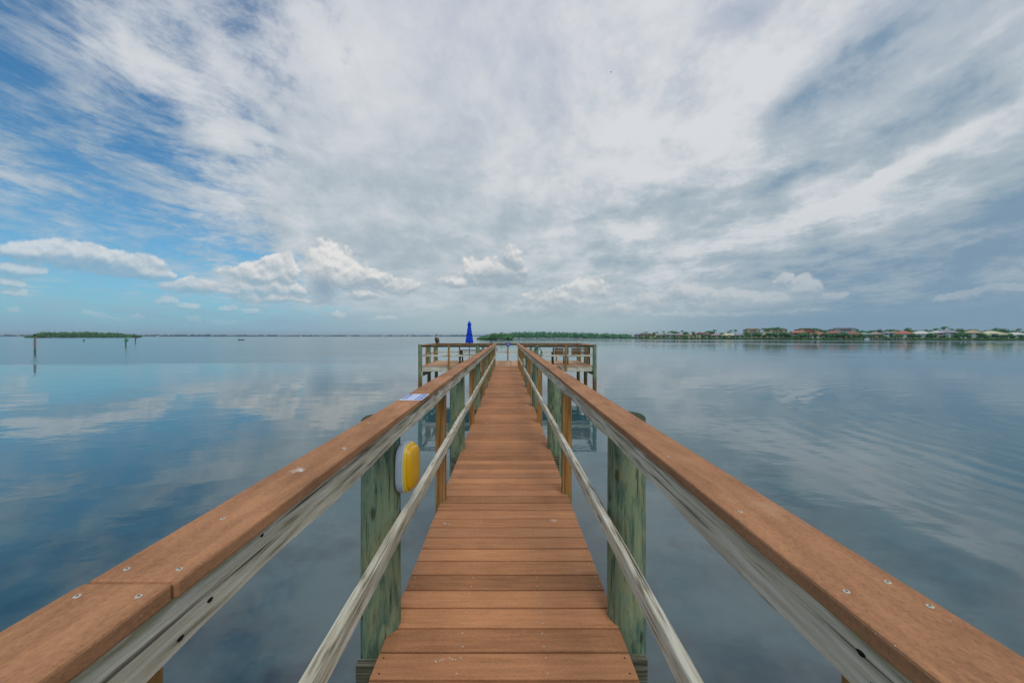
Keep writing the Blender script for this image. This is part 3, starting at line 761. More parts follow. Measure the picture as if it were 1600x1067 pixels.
SIGNB = plain('violet_blue_paint', '3d3fa0', .5, .12, 20); SIGNW = plain('pale_mark', 'b9bde0', .5)
t = empty('small_sign', (.09, 22.86, 0)); tag(t, 'small violet blue rounded sign fixed to the middle post of the back railing', 'sign')
mb = MB(); pr = [(-.16, 1.125), (-.14, .99), (-.09, .93), (.09, .93), (.14, .99), (.16, 1.125)]
mb.rings([[(x, -.03, z) for x, z in pr], [(x, -.005, z) for x, z in pr]]); mb.build('panel', SIGNB, t)
mb = MB(); mb.box(-.055, .06, -.034, -.0305, 1.01, 1.06); mb.build('mark', SIGNW, t)
t = empty('rod_holder', (-.98, 22.98, 1.098)); tag(t, 'short dark tube standing on the back railing near the left handrail', 'rod holder')
mb = MB(); mb.tube([(0,0,0),(0,0,.17)], .022, 8); mb.build('tube', SCREWD, t); mb = MB(); mb.tube([(0,0,0),(0,0,.012)], .04, 8); mb.build('foot', SCREWD, t)

# ------------------------------------------------------------------ birds
PBR = plain('pelican_brown', '5b4630', .85, .3, 30); PGR = plain('pelican_grey_feather', '6f6c66', .85, .25, 26); PWH = plain('pelican_pale_neck', 'cfc4b4', .8, .1, 30)
PBL = plain('pelican_bill', '7d7a70', .6); PDK = plain('dark_bird', '1f1d1c', .8)
t = empty('pelican', (-4.44, 23.06, 1.10), R(-20)); tag(t, 'brown pelican perched upright on the back left piling of the platform', 'bird')
mb = MB()   # one continuous body: tail, trunk, neck, head
mb.tube([(-.02,.20,.02),(-.01,.15,.06),(0,.09,.13),(0,.03,.22),(0,-.01,.30),(0,-.03,.35),(0,.01,.41),(0,.03,.46),(0,.00,.51),(0,-.035,.535),(0,-.075,.525),(0,-.095,.51)],
        [.015,.05,.10,.125,.10,.062,.042,.036,.038,.044,.034,.014], 14)
mb.build('body', PBR, t, True)
for s_ in (-1, 1):
    mb = MB(); rings = []
    for y, z, w, h in ((-.06,.30,.012,.03),(-.02,.29,.03,.08),(.05,.20,.035,.10),(.12,.11,.025,.07),(.19,.03,.008,.02)):
        rings.append([(s_*(.095 + w*math.cos(a)), y + h*.5*math.sin(a), z + h*math.sin(a)) for a in [2*math.pi*j/10 for j in range(10)]])
    mb.rings(rings); mb.build('wing', PGR, t, True)
    mb = MB(); mb.tube([(s_*.05,.04,.13),(s_*.05,.03,.012)], [.022,.014], 7); mb.tube([(s_*.05,.05,.008),(s_*.05,-.045,.008)], [.016,.022], 6); mb.build('leg', PDK, t, True)
mb = MB(); mb.tube([(0,-.085,.52),(0,-.10,.46),(0,-.105,.36),(0,-.10,.25)], [.022,.026,.024,.008], 8); mb.build('bill', PBL, t, True)
mb = MB(); mb.tube([(.012,-.03,.36),(.014,.004,.42),(.016,.018,.46),(.014,-.006,.515)], [.045,.037,.034,.036], 10); mb.build('neck_feathers', PWH, t, True)
def gull(name, loc, span, rz, label, cat='bird', roll=.0):
    t = empty(name, loc, rz); tag(t, label, cat)
    mb = MB(); mb.tube([(0,-.5*span*.36,0),(0,-.12*span,.0),(0,.06*span,0),(0,.2*span,.01),(0,.3*span,.0)], [.006*span,.05*span,.06*span,.035*span,.006*span], 10); mb.build('body', PDK, t, True)
    for s_ in (-1, 1):
        mb = MB(); rr = []
        for x, y, z, c in ((.03,.04,.01,.16),(.2,.08,.07+roll*s_,.14),(.38,.02,.06+roll*s_*2,.09),(.52,-.05,.02+roll*s_*3,.02)):
            x *= span; y *= span; z *= span; c *= span
            rr.append([(s_*x, y+c*.5, z), (s_*x, y, z+.012*span), (s_*x, y-c*.5, z), (s_*x, y, z-.004*span)])
        mb.rings(rr); mb.build('wing', PDK, t, True)
    return t
gull('flying_bird', (163*60/F, 60, EYE + 412*60/F), .62, R(60), 'tiny dark bird flying high in the middle of the sky', roll=.05)

# ------------------------------------------------------------------ things standing in the water
def wpt(px, Z): return ((px - VX) * Z / F, Z)
def wz(py, Z): return EYE - (py - HY) * Z / F
MPOST = plain('marker_post_dark', '5a6a5e', .8, .2, 3); MRED = plain('marker_post_faded_red', 'c08a84', .8, .15, 2)
Z = 64; x, y = wpt(54.5, Z); t = empty('channel_post', (x, y, WZ)); tag(t, 'tall thick post in the water in front of the left island, bird on top', 'post')
mb = MB(); mb.tube([(0,0,-1),(0,0,1.5),(0,0,3.05)], [.13,.125,.12], 12); mb.build('pile', MPOST, t, True)
mb = MB(); mb.box(.09, .15, -.08, .08, .9, 3.0, b=.01); mb.build('red_board', MRED, t)
mb = MB(); mb.tube([(0,0,3.04),(0,0,3.12)], [.15,.13], 12); mb.build('collar', MPOST, t)
t = empty('cormorant', (x, y, WZ + 3.12), R(40)); tag(t, 'dark bird sitting on the tall channel post at the left', 'bird')
mb = MB(); mb.tube([(-.22,0,.03),(-.1,0,.09),(0,0,.17),(.06,0,.25),(.07,0,.33),(.09,0,.38),(.13,0,.385),(.20,0,.37)], [.015,.06,.10,.075,.04,.045,.03,.008], 10); mb.build('body', PDK, t, True)
for s_ in (-1, 1):
    mb = MB(); mb.tube([(0, s_*.04, .10), (0.01, s_*.04, .0)], .014, 6); mb.build('leg', PDK, t)
    mb = MB(); mb.tube([(.04, s_*.08, .22), (-.06, s_*.095, .14), (-.2, s_*.04, .04)], [.03, .05, .008], 8); mb.build('wing', PDK, t, True)
MG = plain('green_daymark', '3f8a3c', .6, .1); MT = plain('faded_red_daymark', '8d5f52', .6, .1); MS = plain('daymark_back', '6f8f50', .6)
def daymark(px, pyb, hgt, label, m, tri):
    Z = 3.15 * F / (pyb - HY); x, y = wpt(px, Z); t = empty('channel_marker', (x, y, WZ)); tag(t, label, 'channel marker', 'channel markers off the left island')
    mb = MB(); mb.tube([(0,0,-1),(0,0,hgt)], .16, 10); mb.build('pile', MPOST, t, True)
    for i, s_ in enumerate((-1, 1)):
        mb = MB(); w = .85
        pr = [(-w/2,0),(w/2,0),(0,w)] if tri else [(-w*.42,0),(w*.42,0),(w*.42,w*.84),(-w*.42,w*.84)]
        M = Matrix.Translation((s_*.38, -.1, hgt - .85)) @ Matrix.Rotation(s_*R(38), 4, 'Z')
        mb.rings([[M @ Vector((a, 0, b)) for a, b in pr], [M @ Vector((a, .06, b)) for a, b in pr]]); mb.build('daymark_panel', m, t)
    mb = MB(); mb.tube([(0,0,hgt),(0,0,hgt+.25)], .09, 8); mb.build('lantern', MPOST, t)
daymark(196.5, 541.5, 2.35, 'green square panelled channel marker near the right tip of the left island', MG, False)
daymark(211.5, 536.0, 2.5, 'reddish triangular channel marker, farther out than the green one', MT, True)
Z = 211; x, y = wpt(131, Z); t = empty('mooring_post', (x, y, WZ)); tag(t, 'small thin post in front of the middle of the left island', 'post')
mb = MB(); mb.tube([(0,0,-1),(0,0,1.1)], .28, 8); mb.build('pile', MPOST, t); mb = MB(); mb.tube([(0,0,1.1),(0,0,1.22)], [.32,.2], 8); mb.build('post_cap', MPOST, t)
Z = 270; x, y = wpt(377, Z); t = empty('rowing_boat', (x, y, WZ), R(10)); tag(t, 'tiny dark low boat far out on the water left of the pier', 'boat')
mb = MB(); hr = []
for u, w, zb, zt in ((-1.9,.5,.05,.62),(-1,.75,-.1,.5),(0,.85,-.15,.48),(1,.7,-.1,.55),(2.0,.1,.3,.85)):
    hr.append([(u,-w,zt),(u,-w*.6,zb),(u,w*.6,zb),(u,w,zt),(u,w*.85,zt-.06),(u,0,zb+.14),(u,-w*.85,zt-.06)])
mb.rings(hr); mb.build('hull', PDK, t)
for u in (-.9, .4):
    mb = MB(); mb.box(u-.15, u+.15, -.62, .62, .33, .39); mb.build('thwart', PBR, t)
mb = MB(); mb.box(-2.2, -1.85, -.18, .18, .1, .95, b=.04); mb.build('outboard_motor', PDK, t)

# ------------------------------------------------------------------ foliage
def leafmat(name, a, b, c, sc=.35):
    def fn(g):
        p = g.geo('Position'); n = g.noise(p, sc, 4, .6); n2 = g.noise(p, sc*7, 3, .6)
        col = g.mix(g.ss(n, .36, .6), hexc(a), hexc(b)); col = g.mix(g.ss(n2, .45, .7), col, hexc(c))
        return {'Base Color': col}
    return mat(name, fn, .85, .1)
MANG = leafmat('mangrove_leaf', '34563a', '4a7446', '648a58', .12)
MANG2 = leafmat('far_mangrove_leaf', '3a6350', '4c7a58', '6a9068', .10)
TREEL = leafmat('tree_leaf', '3a664c', '52865a', '78a466', .5)
PALML = leafmat('palm_leaf', '3c6448', '557e58', '789c6c', .8)
HEDGE = leafmat('hedge_leaf', '2c4c2a', '466c38', '6a8848', .25)
TRUNK = plain('trunk_bark', '5a4c3a', .9, .2, 3)
FARL = leafmat('hazed_far_shore_leaf', '3c5a66', '4a6872', '5c7a80', .02)  # bluish distance haze is put into the leaf colour
def crown(mb, cx, cy, cz, rx, ry, rz, n, ls, rng, core=True):
    if core:
        bm = bmesh.new(); bmesh.ops.create_icosphere(bm, subdivisions=2, radius=1)
        for v in bm.verts:
            k = .80 + .25*mnoise.noise(v.co*1.7 + Vector((cx, cy, cz)))
            v.co = Vector((cx + v.co.x*rx*k, cy + v.co.y*ry*k, cz + v.co.z*rz*k))
        mb.addbm(bm)
    for _ in range(n):
        d = Vector((rng.gauss(0,1), rng.gauss(0,1), rng.gauss(0,1))).normalized()
        k = rng.uniform(.72, 1.12)*(.9 + .35*mnoise.noise(d*2.1 + Vector((cx*.3, cy*.3, 1))))
        p = Vector((cx + d.x*rx*k, cy + d.y*ry*k, cz + d.z*rz*k)); s_ = ls*rng.uniform(.5, 1.3)
        a = Vector((rng.gauss(0,1), rng.gauss(0,1), rng.gauss(0,1))).normalized(); b = a.cross(Vector((rng.gauss(0,1), rng.gauss(0,1), rng.gauss(0,1)))).normalized()
        mb.tri(p - a*s_, p + a*s_*.6 + b*s_*.5, p - b*s_*.9)
def island(name, pxs, Zf, hf, m, label, seed, ls=.9, depth=26, per=34, step=5.0):
    """pxs: photo span; Zf(px)->distance; hf(px)->height in metres"""
    rng = random.Random(seed); mb = MB(); x = pxs[0]
    while x < pxs[1]:
        Z = Zf(x); X, Y = wpt(x, Z); h = hf(x)
        for row in range(3):
            hh = h*rng.uniform(.72, 1.06)*(1, .98, 1.02)[row]; r = step*rng.uniform(.62, 1.0)
            hh = max(hh, .8)
            crown(mb, X + rng.uniform(-1.5,1.5), Y + depth*(.12 + .3*row) + rng.uniform(-2,2), hh*.52, r, r, hh*.52, per, ls, rng)
        # skirt
        crown(mb, X, Y + 1.0, h*.2 + .2, step*.8, 3.0, min(1.6, h*.4), per//2, ls*.8, rng)
        x += step / Z * F * .72
    o = mb.build(name, m, loc=(0, 0, WZ)); tag(o, label, kind='stuff'); return o
def prof(pts):
    def f(x):
        for (a, va), (b, vb) in zip(pts, pts[1:]):
            if a <= x <= b: return va + (vb - va)*(x - a)/(b - a)
        return pts[0][1] if x < pts[0][0] else pts[-1][1]
    return f
ZL = prof([(35, 620), (213, 680)])
island('mangrove_island', (40, 204), ZL, prof([(35,2.0),(50,7.5),(62,10.0),(90,10.6),(120,10.6),(150,9.6),(175,8.6),(195,5.5),(212,2.2)]), MANG, 'low dark green mangrove island at the left', 11, 1.1, 30, 36, 4.6)
island('mangrove_shore', (748, 801), prof([(748,330),(801,310)]), prof([(748,1.5),(755,3.4),(765,5.2),(780,6.4),(788,6.6),(796,5.6),(801,3.0)]), MANG, 'bright green mangrove point just right of the blue parasol', 12, .7, 22, 40, 3.0)
island('mangrove_woods', (797, 990), prof([(797,520),(990,440)]), prof([(797,9.3),(830,9.4),(852,9.8),(870,8.6),(920,7.6),(960,6.4),(990,5.6)]), MANG2, 'dark mangrove woods along the water to the right of the pier', 13, .9, 26, 30, 4.0)
# far shore, a low strip of trees kilometres away
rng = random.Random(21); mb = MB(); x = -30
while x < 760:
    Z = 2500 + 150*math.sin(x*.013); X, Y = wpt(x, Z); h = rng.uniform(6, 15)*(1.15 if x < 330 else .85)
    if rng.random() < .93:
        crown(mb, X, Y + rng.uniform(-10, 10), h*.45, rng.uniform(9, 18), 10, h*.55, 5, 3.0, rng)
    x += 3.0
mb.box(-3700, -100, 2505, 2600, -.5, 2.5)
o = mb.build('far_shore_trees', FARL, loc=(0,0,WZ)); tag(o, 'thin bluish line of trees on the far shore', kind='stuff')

# ------------------------------------------------------------------ the built-up shore on the right
def zb(px): return 3.15*F/(prof([(985, 4.15), (1100, 4.6), (1250, 5.4), (1400, 6.0), (1640, 6.1)])(px))
mb = MB(); xs_ = list(range(985, 1700, 12)); mbg = MB()
a = []; 
for px in xs_:
    X, Y = wpt(px, zb(px)); a.append((X, Y))
N_ = len(a)
for i in range(N_-1):
    (x0, y0), (x1, y1) = a[i], a[i+1]; k0, k1 = 1.45, 1.45
    mbg.quad((x0, y0, .95), (x1, y1, .95), (x1*k1, y1*k1, 1.3), (x0*k0, y0*k0, 1.3))
    mbg.quad((x0, y0, -.5), (x1, y1, -.5), (x1, y1, .95), (x0, y0, .95))
(x0, y0) = a[0]; mbg.quad((x0*1.45, y0*1.45, -.5), (x0, y0, -.5), (x0, y0, .95), (x0*1.45, y0*1.45, 1.3))
LAWN = leafmat('lawn', '31502a', '4b6b35', '7d9150', .1)
o = mbg.build('shore_ground', LAWN, loc=(0,0,WZ)); tag(o, 'low grassy shore under the houses', kind='structure')
rng = random.Random(31); mb = MB(); px = 986
while px < 1660:
    Z = zb(px); X, Y = wpt(px, Z); h = rng.choice((.7, .9, 1.2, 1.5, 2.2)) * (1.25 if rng.random() < .25 else 1)
    crown(mb, X, Y + rng.uniform(-.5, 1.2), h*.35, rng.uniform(1.2, 2.4), 1.4, h*.6, 26, .5, rng); px += 1.55
o = mb.build('shore_hedge', HEDGE, loc=(0,0,WZ)); tag(o, 'green mangrove hedge along the water in front of the houses', kind='stuff')

PAINTS = {k: plain('wall_' + k, v, .8, .06, .5) for k, v in dict(cream='d0c29c', white='cbcecd', pink='b4998f', tan='a3937a', lilac='a7a3ad', greygreen='86958a', grey='939a9b', yellow='c2b27c').items()}
ROOFS = {k: plain('roof_' + k, v, .85, .16, .9) for k, v in dict(orange='b27058', red='9c5446', terracotta='94685a', tan='b39a7d', white='cac7be', grey='8e8f90', taupe='8a7c74', pinkgrey='a58e8a', brown='7c5a44', cream='c9c3a0', seagreen='7d9c8e').items()}
GLASS = plain('window_glass_dark', '2d3a42', .15, .2, 2, .6); TRIM = plain('white_trim', 'd6d6d2', .7)
def house(px, wpx, ytop, wallc, roofc, style, label, storeys=1, back=0.0, nwin=None, group=None):
    Z = zb(px) + 10 + back; X, Y = wpt(px, Z); w = wpx*Z/F; top = wz(ytop, Z) - WZ - 1.0
    d = min(max(w*.75, 7), 12); rh = min(top*.36, w*.22) if style != 'flat' else .6
    wh = max(top - rh, 2.4)
    t = empty('house' if style != 'flat' else 'apartment_building', (X, Y, WZ + 1.0), -math.atan2(X, Y)*.7)
    tag(t, label, 'house' if style != 'flat' else 'building', group or ('houses along the right shore' if style != 'flat' else 'apartment buildings behind the houses'))
    mb = MB(); mb.box(-w/2, w/2, 0, d, -.3, wh)
    if style == 'flat':
        for q in (-.3, .3): mb.box(w*q - w*.09, w*q + w*.09, -1.2, 0, -.3, wh + .9)
    mb.build('wall', PAINTS[wallc], t)
    mb = MB(); e = .7
    if style == 'hip':
        r = max(w/2 - d/2, w*.08)
        v = [(-w/2-e, -e, wh), (w/2+e, -e, wh), (w/2+e, d+e, wh), (-w/2-e, d+e, wh), (-r, d/2, wh+rh), (r, d/2, wh+rh)]
        o_ = len(mb.v); mb.v += v
        for f in ((0,1,5,4), (1,2,5), (2,3,4,5), (3,0,4), (3,2,1,0)): mb.f.append(tuple(o_+i for i in f)); mb.mi.append(0)
        mb.box(-w/2-e, w/2+e, -e, d+e, wh-.22, wh-.003)
    elif style == 'gable':
        v = [(-w/2-e, -e, wh), (w/2+e, -e, wh), (w/2+e, d+e, wh), (-w/2-e, d+e, wh), (0, -e, wh+rh), (0, d+e, wh+rh)]
        o_ = len(mb.v); mb.v += v
        for f in ((0,4,5,3), (1,2,5,4), (0,1,4), (2,3,5), (3,2,1,0)): mb.f.append(tuple(o_+i for i in f)); mb.mi.append(0)
    elif style == 'multi':
        def hip(x0, x1, y0, y1, z, hh):
            r = max((x1-x0)/2 - (y1-y0)/2, (x1-x0)*.06); c = (x0+x1)/2; m_ = (y0+y1)/2; o_ = len(mb.v)
            mb.v += [(x0,y0,z),(x1,y0,z),(x1,y1,z),(x0,y1,z),(c-r,m_,z+hh),(c+r,m_,z+hh)]
            for f in ((0,1,5,4), (1,2,5), (2,3,4,5), (3,0,4), (3,2,1,0)): mb.f.append(tuple(o_+i for i in f)); mb.mi.append(0)
        hip(-w/2-e, w/2+e, -e, d+e, wh, rh); hip(-w/2-e-.1, -w*.08, -2.2, d*.5, wh*.72, rh*.8); hip(w*.12, w/2+e+.1, -1.6, d*.5, wh*.80, rh*.75)
        mb2 = MB(); mb2.box(-w/2, -w*.12, -1.7, -.002, -.3, wh*.72); mb2.box(w*.16, w/2, -1.1, -.002, -.3, wh*.80); mb2.build('bay_wall', PAINTS[wallc], t)
    else:
        mb.box(-w/2-.4, w/2+.4, -.5, d+.4, wh, wh+.35); mb.box(-w*.32, w*.28, 1, d-.5, wh+.352, wh+1.6)
        for q in (-.3, .3): mb.box(w*q-w*.1, w*q+w*.1, -1.4, -.502, wh+.9, wh+1.2)
    mb.build('roof', ROOFS[roofc], t)
    rg = random.Random(int(px)); st = max(1, storeys); n = nwin or max(2, int(w/4.2))
    y_ = -1.74 if style == 'multi' else -.0
    for s_ in range(st):
        for i in range(n):
            cx = -w/2 + w*(i + .5)/n; zc = wh*(s_ + .5)/st; hh = wh/st*.25; ww = w/n*rg.uniform(.20, .34)
            yf = 0.0
            if style == 'multi': yf = -1.7 if cx < -w*.12 else (-1.1 if cx > w*.16 else 0); zc = min(zc, wh*.42*(s_*1.2+.8)) if yf else zc
            if style == 'flat' and abs(abs(cx) - w*.3) < w*.09 + ww: continue
            mb = MB(); mb.box(cx-ww, cx+ww, yf-.06, yf-.004, zc-hh, zc+hh); f_ = mb.build('window', GLASS, t)
            mb = MB(); mb.box(cx-ww-.12, cx+ww+.12, yf-.12, yf-.003, zc-hh-.18, zc-hh-.004); mb.build('sill', TRIM, f_)
    if style == 'hip' and wallc == 'white' and w > 12:       # open lanai columns
        for i in range(6):
            cx = -w/2 + w*(i + .02)/5.04; mb = MB(); mb.box(cx-.18, cx+.18, -.68, -.32, -.3, wh-.23); mb.build('column', TRIM, t)
    return t
HS = [
 (996,8,521.2,'lilac','pinkgrey','gable','small lilac house at the left end of the row of houses',1),
 (1006,9,519.4,'pink','taupe','hip','pinkish house with dark hipped roof, second from the left end of the row',1),
 (1017,11,521.2,'yellow','brown','gable','small yellow gabled house among low trees left of the white roof',1),
 (1033,14,521.5,'tan','taupe','hip','low tan house just left of the long white roof',1),
 (1048,17,520.0,'grey','white','gable','house with a bright white low gabled roof under the broad dark tree',1),
 (1062,13,520.6,'tan','pinkgrey','hip','low house with greyish pink roof just right of the white roof',1),
 (1077,11,521.8,'cream','tan','gable','small pale cream house left of the red brown roof',1),
 (1094,12,519.0,'cream','red','gable','cream house with dark red gabled roof in the left part of the row',2),
 (1105,10,519.8,'greygreen','terracotta','hip','grey green house with terracotta hip roof right of the dark red gable',1),
 (1120,17,521.0,'tan','pinkgrey','hip','wide low house with pink grey roof below two tall palms',1),
 (1139,17,520.6,'yellow','cream','multi','yellow cream house with pale roof left of the first apartment building',1),
 (1156,13,520.8,'lilac','grey','hip','grey roofed lilac house left of the first apartment building',1),
 (1203,22,518.8,'cream','tan','multi','beige roofed cream house in front of the palm ringed apartments',1),
 (1224,12,519.8,'grey','grey','gable','small grey house right of the beige roofed house',1),
 (1239,17,520.8,'lilac','pinkgrey','hip','low lilac house with pale pinkish roof left of the orange roofs',1),
 (1248,16,516.4,'pink','orange','hip','first orange roofed house, taller than its lilac neighbour',2),
 (1267,11,516.0,'cream','red','gable','cream house with deep red gable in front of the second apartment building',2),
 (1282,22,518.6,'white','orange','multi','white house with the widest bright orange roof',1),
 (1304,19,516.4,'tan','terracotta','multi','tan house with terracotta roofs in front of the biggest apartment building',2),
 (1333,20,517.6,'yellow','terracotta','multi','yellow gabled house with reddish roof and bright lawn',2),
 (1352,15,519.2,'greygreen','seagreen','hip','grey green house by the small white boat',2),
 (1370,15,518.6,'pink','pinkgrey','flatroofed','pale pink house behind the wooden dock',2),
 (1389,12,517.6,'white','grey','hip','white two storey house left of the tan roof',2),
 (1400,11,517.4,'cream','tan','gable','cream house with tan roof touching the orange hip roof',2),
 (1414,20,517.0,'white','orange','hip','white house with a steep orange red hipped roof',1),
 (1442,23,517.0,'white','white','hip','white pavilion house with columns under a wide white hipped roof',1),
 (1465,12,517.0,'pink','white','hip','pale pink two storey house left of the largest white house',2),
 (1482,22,514.8,'white','grey','hip','largest white three storey house with grey roof and balconies',3),
 (1522,19,516.0,'white','tan','hip','white pavilion house with beige hipped roof between dense trees',2),
 (1552,25,517.0,'greygreen','cream','multi','grey green house with long pale cream roof near the right edge',1),
 (1567,11,519.0,'pink','terracotta','hip','small salmon house right of the long cream roof',1),
 (1590,22,519.2,'white','white','multi','light grey white house at the right edge of the row',1),
 (1622,22,518.6,'cream','terracotta','hip','cream house beyond the right edge of the row',1)]
houses = []
for h in HS:
    st = h[5] if h[5] != 'flatroofed' else 'hip'
    houses.append((h[0], h[1], house(h[0], h[1], h[2], h[3], h[4], st, h[6], h[7], back=(8 if h[1] < 12 and h[0] > 1240 else 0))))
for px, w, yt, wc, rc, lb in ((1176,20,514.2,'tan','tan','leftmost tan apartment building rising behind the grey roofed house'),
                              (1214,26,514.0,'tan','taupe','apartment building ringed by tall palms behind the beige roof'),
                              (1264,30,514.2,'tan','brown','apartment building with brown roof behind the orange roofs'),
                              (1320,32,513.8,'grey','taupe','widest grey tan apartment building behind the terracotta roofs')):
    houses.append((px, w, house(px, w, yt, wc, rc, 'flat', lb, 4, 55, nwin=9)))

# trees: a few builds, then copies
def tree_proto(seed, r, h, n):
    rg = random.Random(seed); t = empty('tree'); mb = MB()
    mb.tube([(0,0,-.3),(.1,0,h*.3),(0,.1,h*.6)], [.35,.25,.12], 7)
    for q in range(4):
        a = q*1.6 + rg.random(); mb.tube([(.05,0,h*.35),(math.cos(a)*r*.5, math.sin(a)*r*.5, h*.62)], [.14,.05], 5)
    mb.build('trunk', TRUNK, t)
    mb = MB()
    for q in range(6):
        a = q*1.05 + rg.random(); k = r*.48*rg.random()
        crown(mb, math.cos(a)*k, math.sin(a)*k, h*rg.uniform(.52, .78), r*rg.uniform(.45, .68), r*rg.uniform(.45,.68), h*rg.uniform(.2,.3), n, .55, rg)
    mb.build('crown', TREEL, t); return t
def palm_proto(seed, h):
    rg = random.Random(seed); t = empty('palm_tree'); mb = MB(); lx = rg.uniform(-.6, .6)
    mb.tube([(0,0,-.3),(lx*.3,0,h*.4),(lx,0,h)], [.28,.2,.16], 7); mb.build('trunk', TRUNK, t)
    mb = MB()
    for q in range(18):
        a = q*2.4 + rg.random()*.4; up = rg.uniform(-.5, 1.0); L = rg.uniform(2.0, 2.7); pr = None
        for j in range(6):
            u = j/5; p = Vector((lx + math.cos(a)*L*u, math.sin(a)*L*u, h + up*u*1.6 - u*u*2.2)); wv = Vector((-math.sin(a), math.cos(a), -.35))*(.42*(math.sin(math.pi*min(u+.12,1))) + .05)
            if pr: mb.quad(pr[0]+pr[1], p+wv, p, pr[0]); mb.quad(pr[0]-Vector((pr[1].x,pr[1].y,-pr[1].z)), pr[0], p, p-Vector((wv.x,wv.y,-wv.z)))
            pr = (p, wv)
    mb.build('crown', PALML, t); return t
protos = [tree_proto(1, 3.6, 7.5, 150), tree_proto(2, 5.2, 7.0, 190), tree_proto(3, 2.8, 8.5, 130)]
palms = [palm_proto(5, 9.0), palm_proto(6, 8.0)]
used = set()
def near_house(px):
    return min(houses, key=lambda q: abs(q[0] - px))[2]['label']
def put(src, px, ytop, H, back, kind, grp):
    Z = zb(px) + 10 + back; X, Y = wpt(px, Z); top = wz(ytop, Z) - WZ - 1.0; s_ = max(top, 2.0) / H
    o = src if src.name not in used else copy_tree(src); used.add(src.name)
    o.location = (X, Y, WZ + 1.0); o.rotation_euler = (0, 0, rng.random()*6.28); o.scale = (s_*.92,)*3 if back < 0 else (s_,)*3
    nh = near_house(px); nh = nh.split(' with ')[0].split(' behind ')[0].split(' under ')[0]
    where = 'in front of' if back < 0 else 'behind'
    lab = f'{kind} {where} the {nh}'
    tag(o, ' '.join(lab.split()[:14]), 'palm' if 'palm' in kind else 'tree', grp); return o
rng = random.Random(77)
for px, yt, k in ((1050,515.4,1),(1056,516.4,1),(1072,516,0),(1110,515.2,1),(1103,516,0),(1040,519,0),(1022,517.6,2),(1084,517.6,2),(1128,517.8,0),(1139,518.2,2),(1232,517.8,0),(1288,512.4,0),(1284,513.2,2),
               (1342,514.0,0),(1348,514.6,1),(1357,514.8,0),(1366,514.2,1),(1374,512.2,2),(1388,512.0,0),(1396,512.6,1),(1404,513.0,0),(1416,511.8,2),(1421,513.6,1),(1431,513.5,0),(1437,514.2,1),(1456,514.6,0),(1447,515.2,2),
               (1494,513.2,0),(1500,513.6,1),(1507,512.8,0),(1516,512.6,1),(1528,514.0,0),(1540,514.2,1),(1549,512.0,0),(1556,511.6,2),(1563,512.6,1),(1572,513.4,0),(1582,514.6,1),(1598,515.4,0),(1610,514.4,1),(1002,520,0),(1013,519.6,2),(1162,518.6,0),(1190,518,1),(1636,514.5,1)):
    put(protos[k], px, yt, (8.6, 8.2, 9.8)[k], rng.uniform(14, 30), ('round dark green tree', 'broad spreading tree', 'slender leafy tree')[k], 'trees behind the houses')
for px, yt, k in ((1168,516.5,0),(1184,517.0,1),(1178,518.5,0),(1200,516.2,0),(1210,517.0,1),(1222,516.0,0),(1228,516.6,1),(1250,518.2,0),(1256,517.4,1),(1262,519.4,0),(1274,517.0,0),(1290,518.0,1),(1299,518.0,0),(1316,516.8,1),(1326,519.2,0),(1336,521.0,1),(1345,519.4,0),(1362,521.0,1),(1376,520.0,0),(1392,521.0,0),(1404,520.6,1),(1426,518.2,0),(1436,522.0,1),(1453,517.2,0),(1476,521.8,1),(1490,521.0,0),(1497,516.4,0),(1505,516.0,1),(1533,517.0,0),(1560,520.4,0),(1578,518.0,0),(1596,521.4,1),(1000,522.8,0),(1011,522.6,1),(1050,523.2,0),(1070,521.8,1),(1100,522.4,0),(1115,522.8,1),(1132,522.0,0),(1152,523.0,1),(1160,521.6,0),(1194,521.0,0),(1240,523.0,1),(1086,521.6,0),(1098,521.5,1),(1170,521.5,1),(1186,522.0,0),(1229,521.6,0),(1245,522,1),(1258,521,0),(1296,521.6,1),(1311,518.6,0),(1305,521.6,1),(1316,520.4,0),(1350,523.5,1),(1381,522.6,0),(1398,523,1),(1427,520.6,0),(1456,518.8,1),(1461,520,0),(1500,517.6,1),(1495,520,0),(1506,518.6,0),(1512,521.5,1),(1536,518.6,0),(1542,521.6,1),(1574,521.4,0),(1583,522.4,1),(1029,522.8,0),(1041,523.6,1),(1064,523.8,0),(1128,523.8,1),(1146,523.4,0),(1212,522.2,1),(1274,522.6,0),(1340,524.0,1)):
    put(protos[k], px, yt, (8.6, 8.2, 9.8)[k], rng.uniform(-7, -3), ('small round garden tree', 'low spreading bush tree')[k], 'garden trees in front of the houses')
for px, yt in ((1010,517.6),(1027,517.6),(1037,516.6),(1066,515.6),(1082,517.6),(1084,518),(1117,514.2),(1142,515),(1149,514.2),(1138,517.4),(1193,511.8),(1198,512),(1203,511.4),(1210,510.8),(1214,510.4),(1222,512.2),(1236,516.8),(1268,512),(1275,512.2),(1464,512),(1475,509.2),(1447,514),(1498,512.8),(1503,513),(1592,512.8),(1556,511.6),(1454,514.6),(1568,512.8),(1487,512.6),(1420,511.4)):
    k = rng.random() < .5; put(palms[k], px, yt, (9.6, 8.6)[k], rng.uniform(6, 22), 'tall thin palm' if yt < 514 else 'short palm', 'palms among the houses')
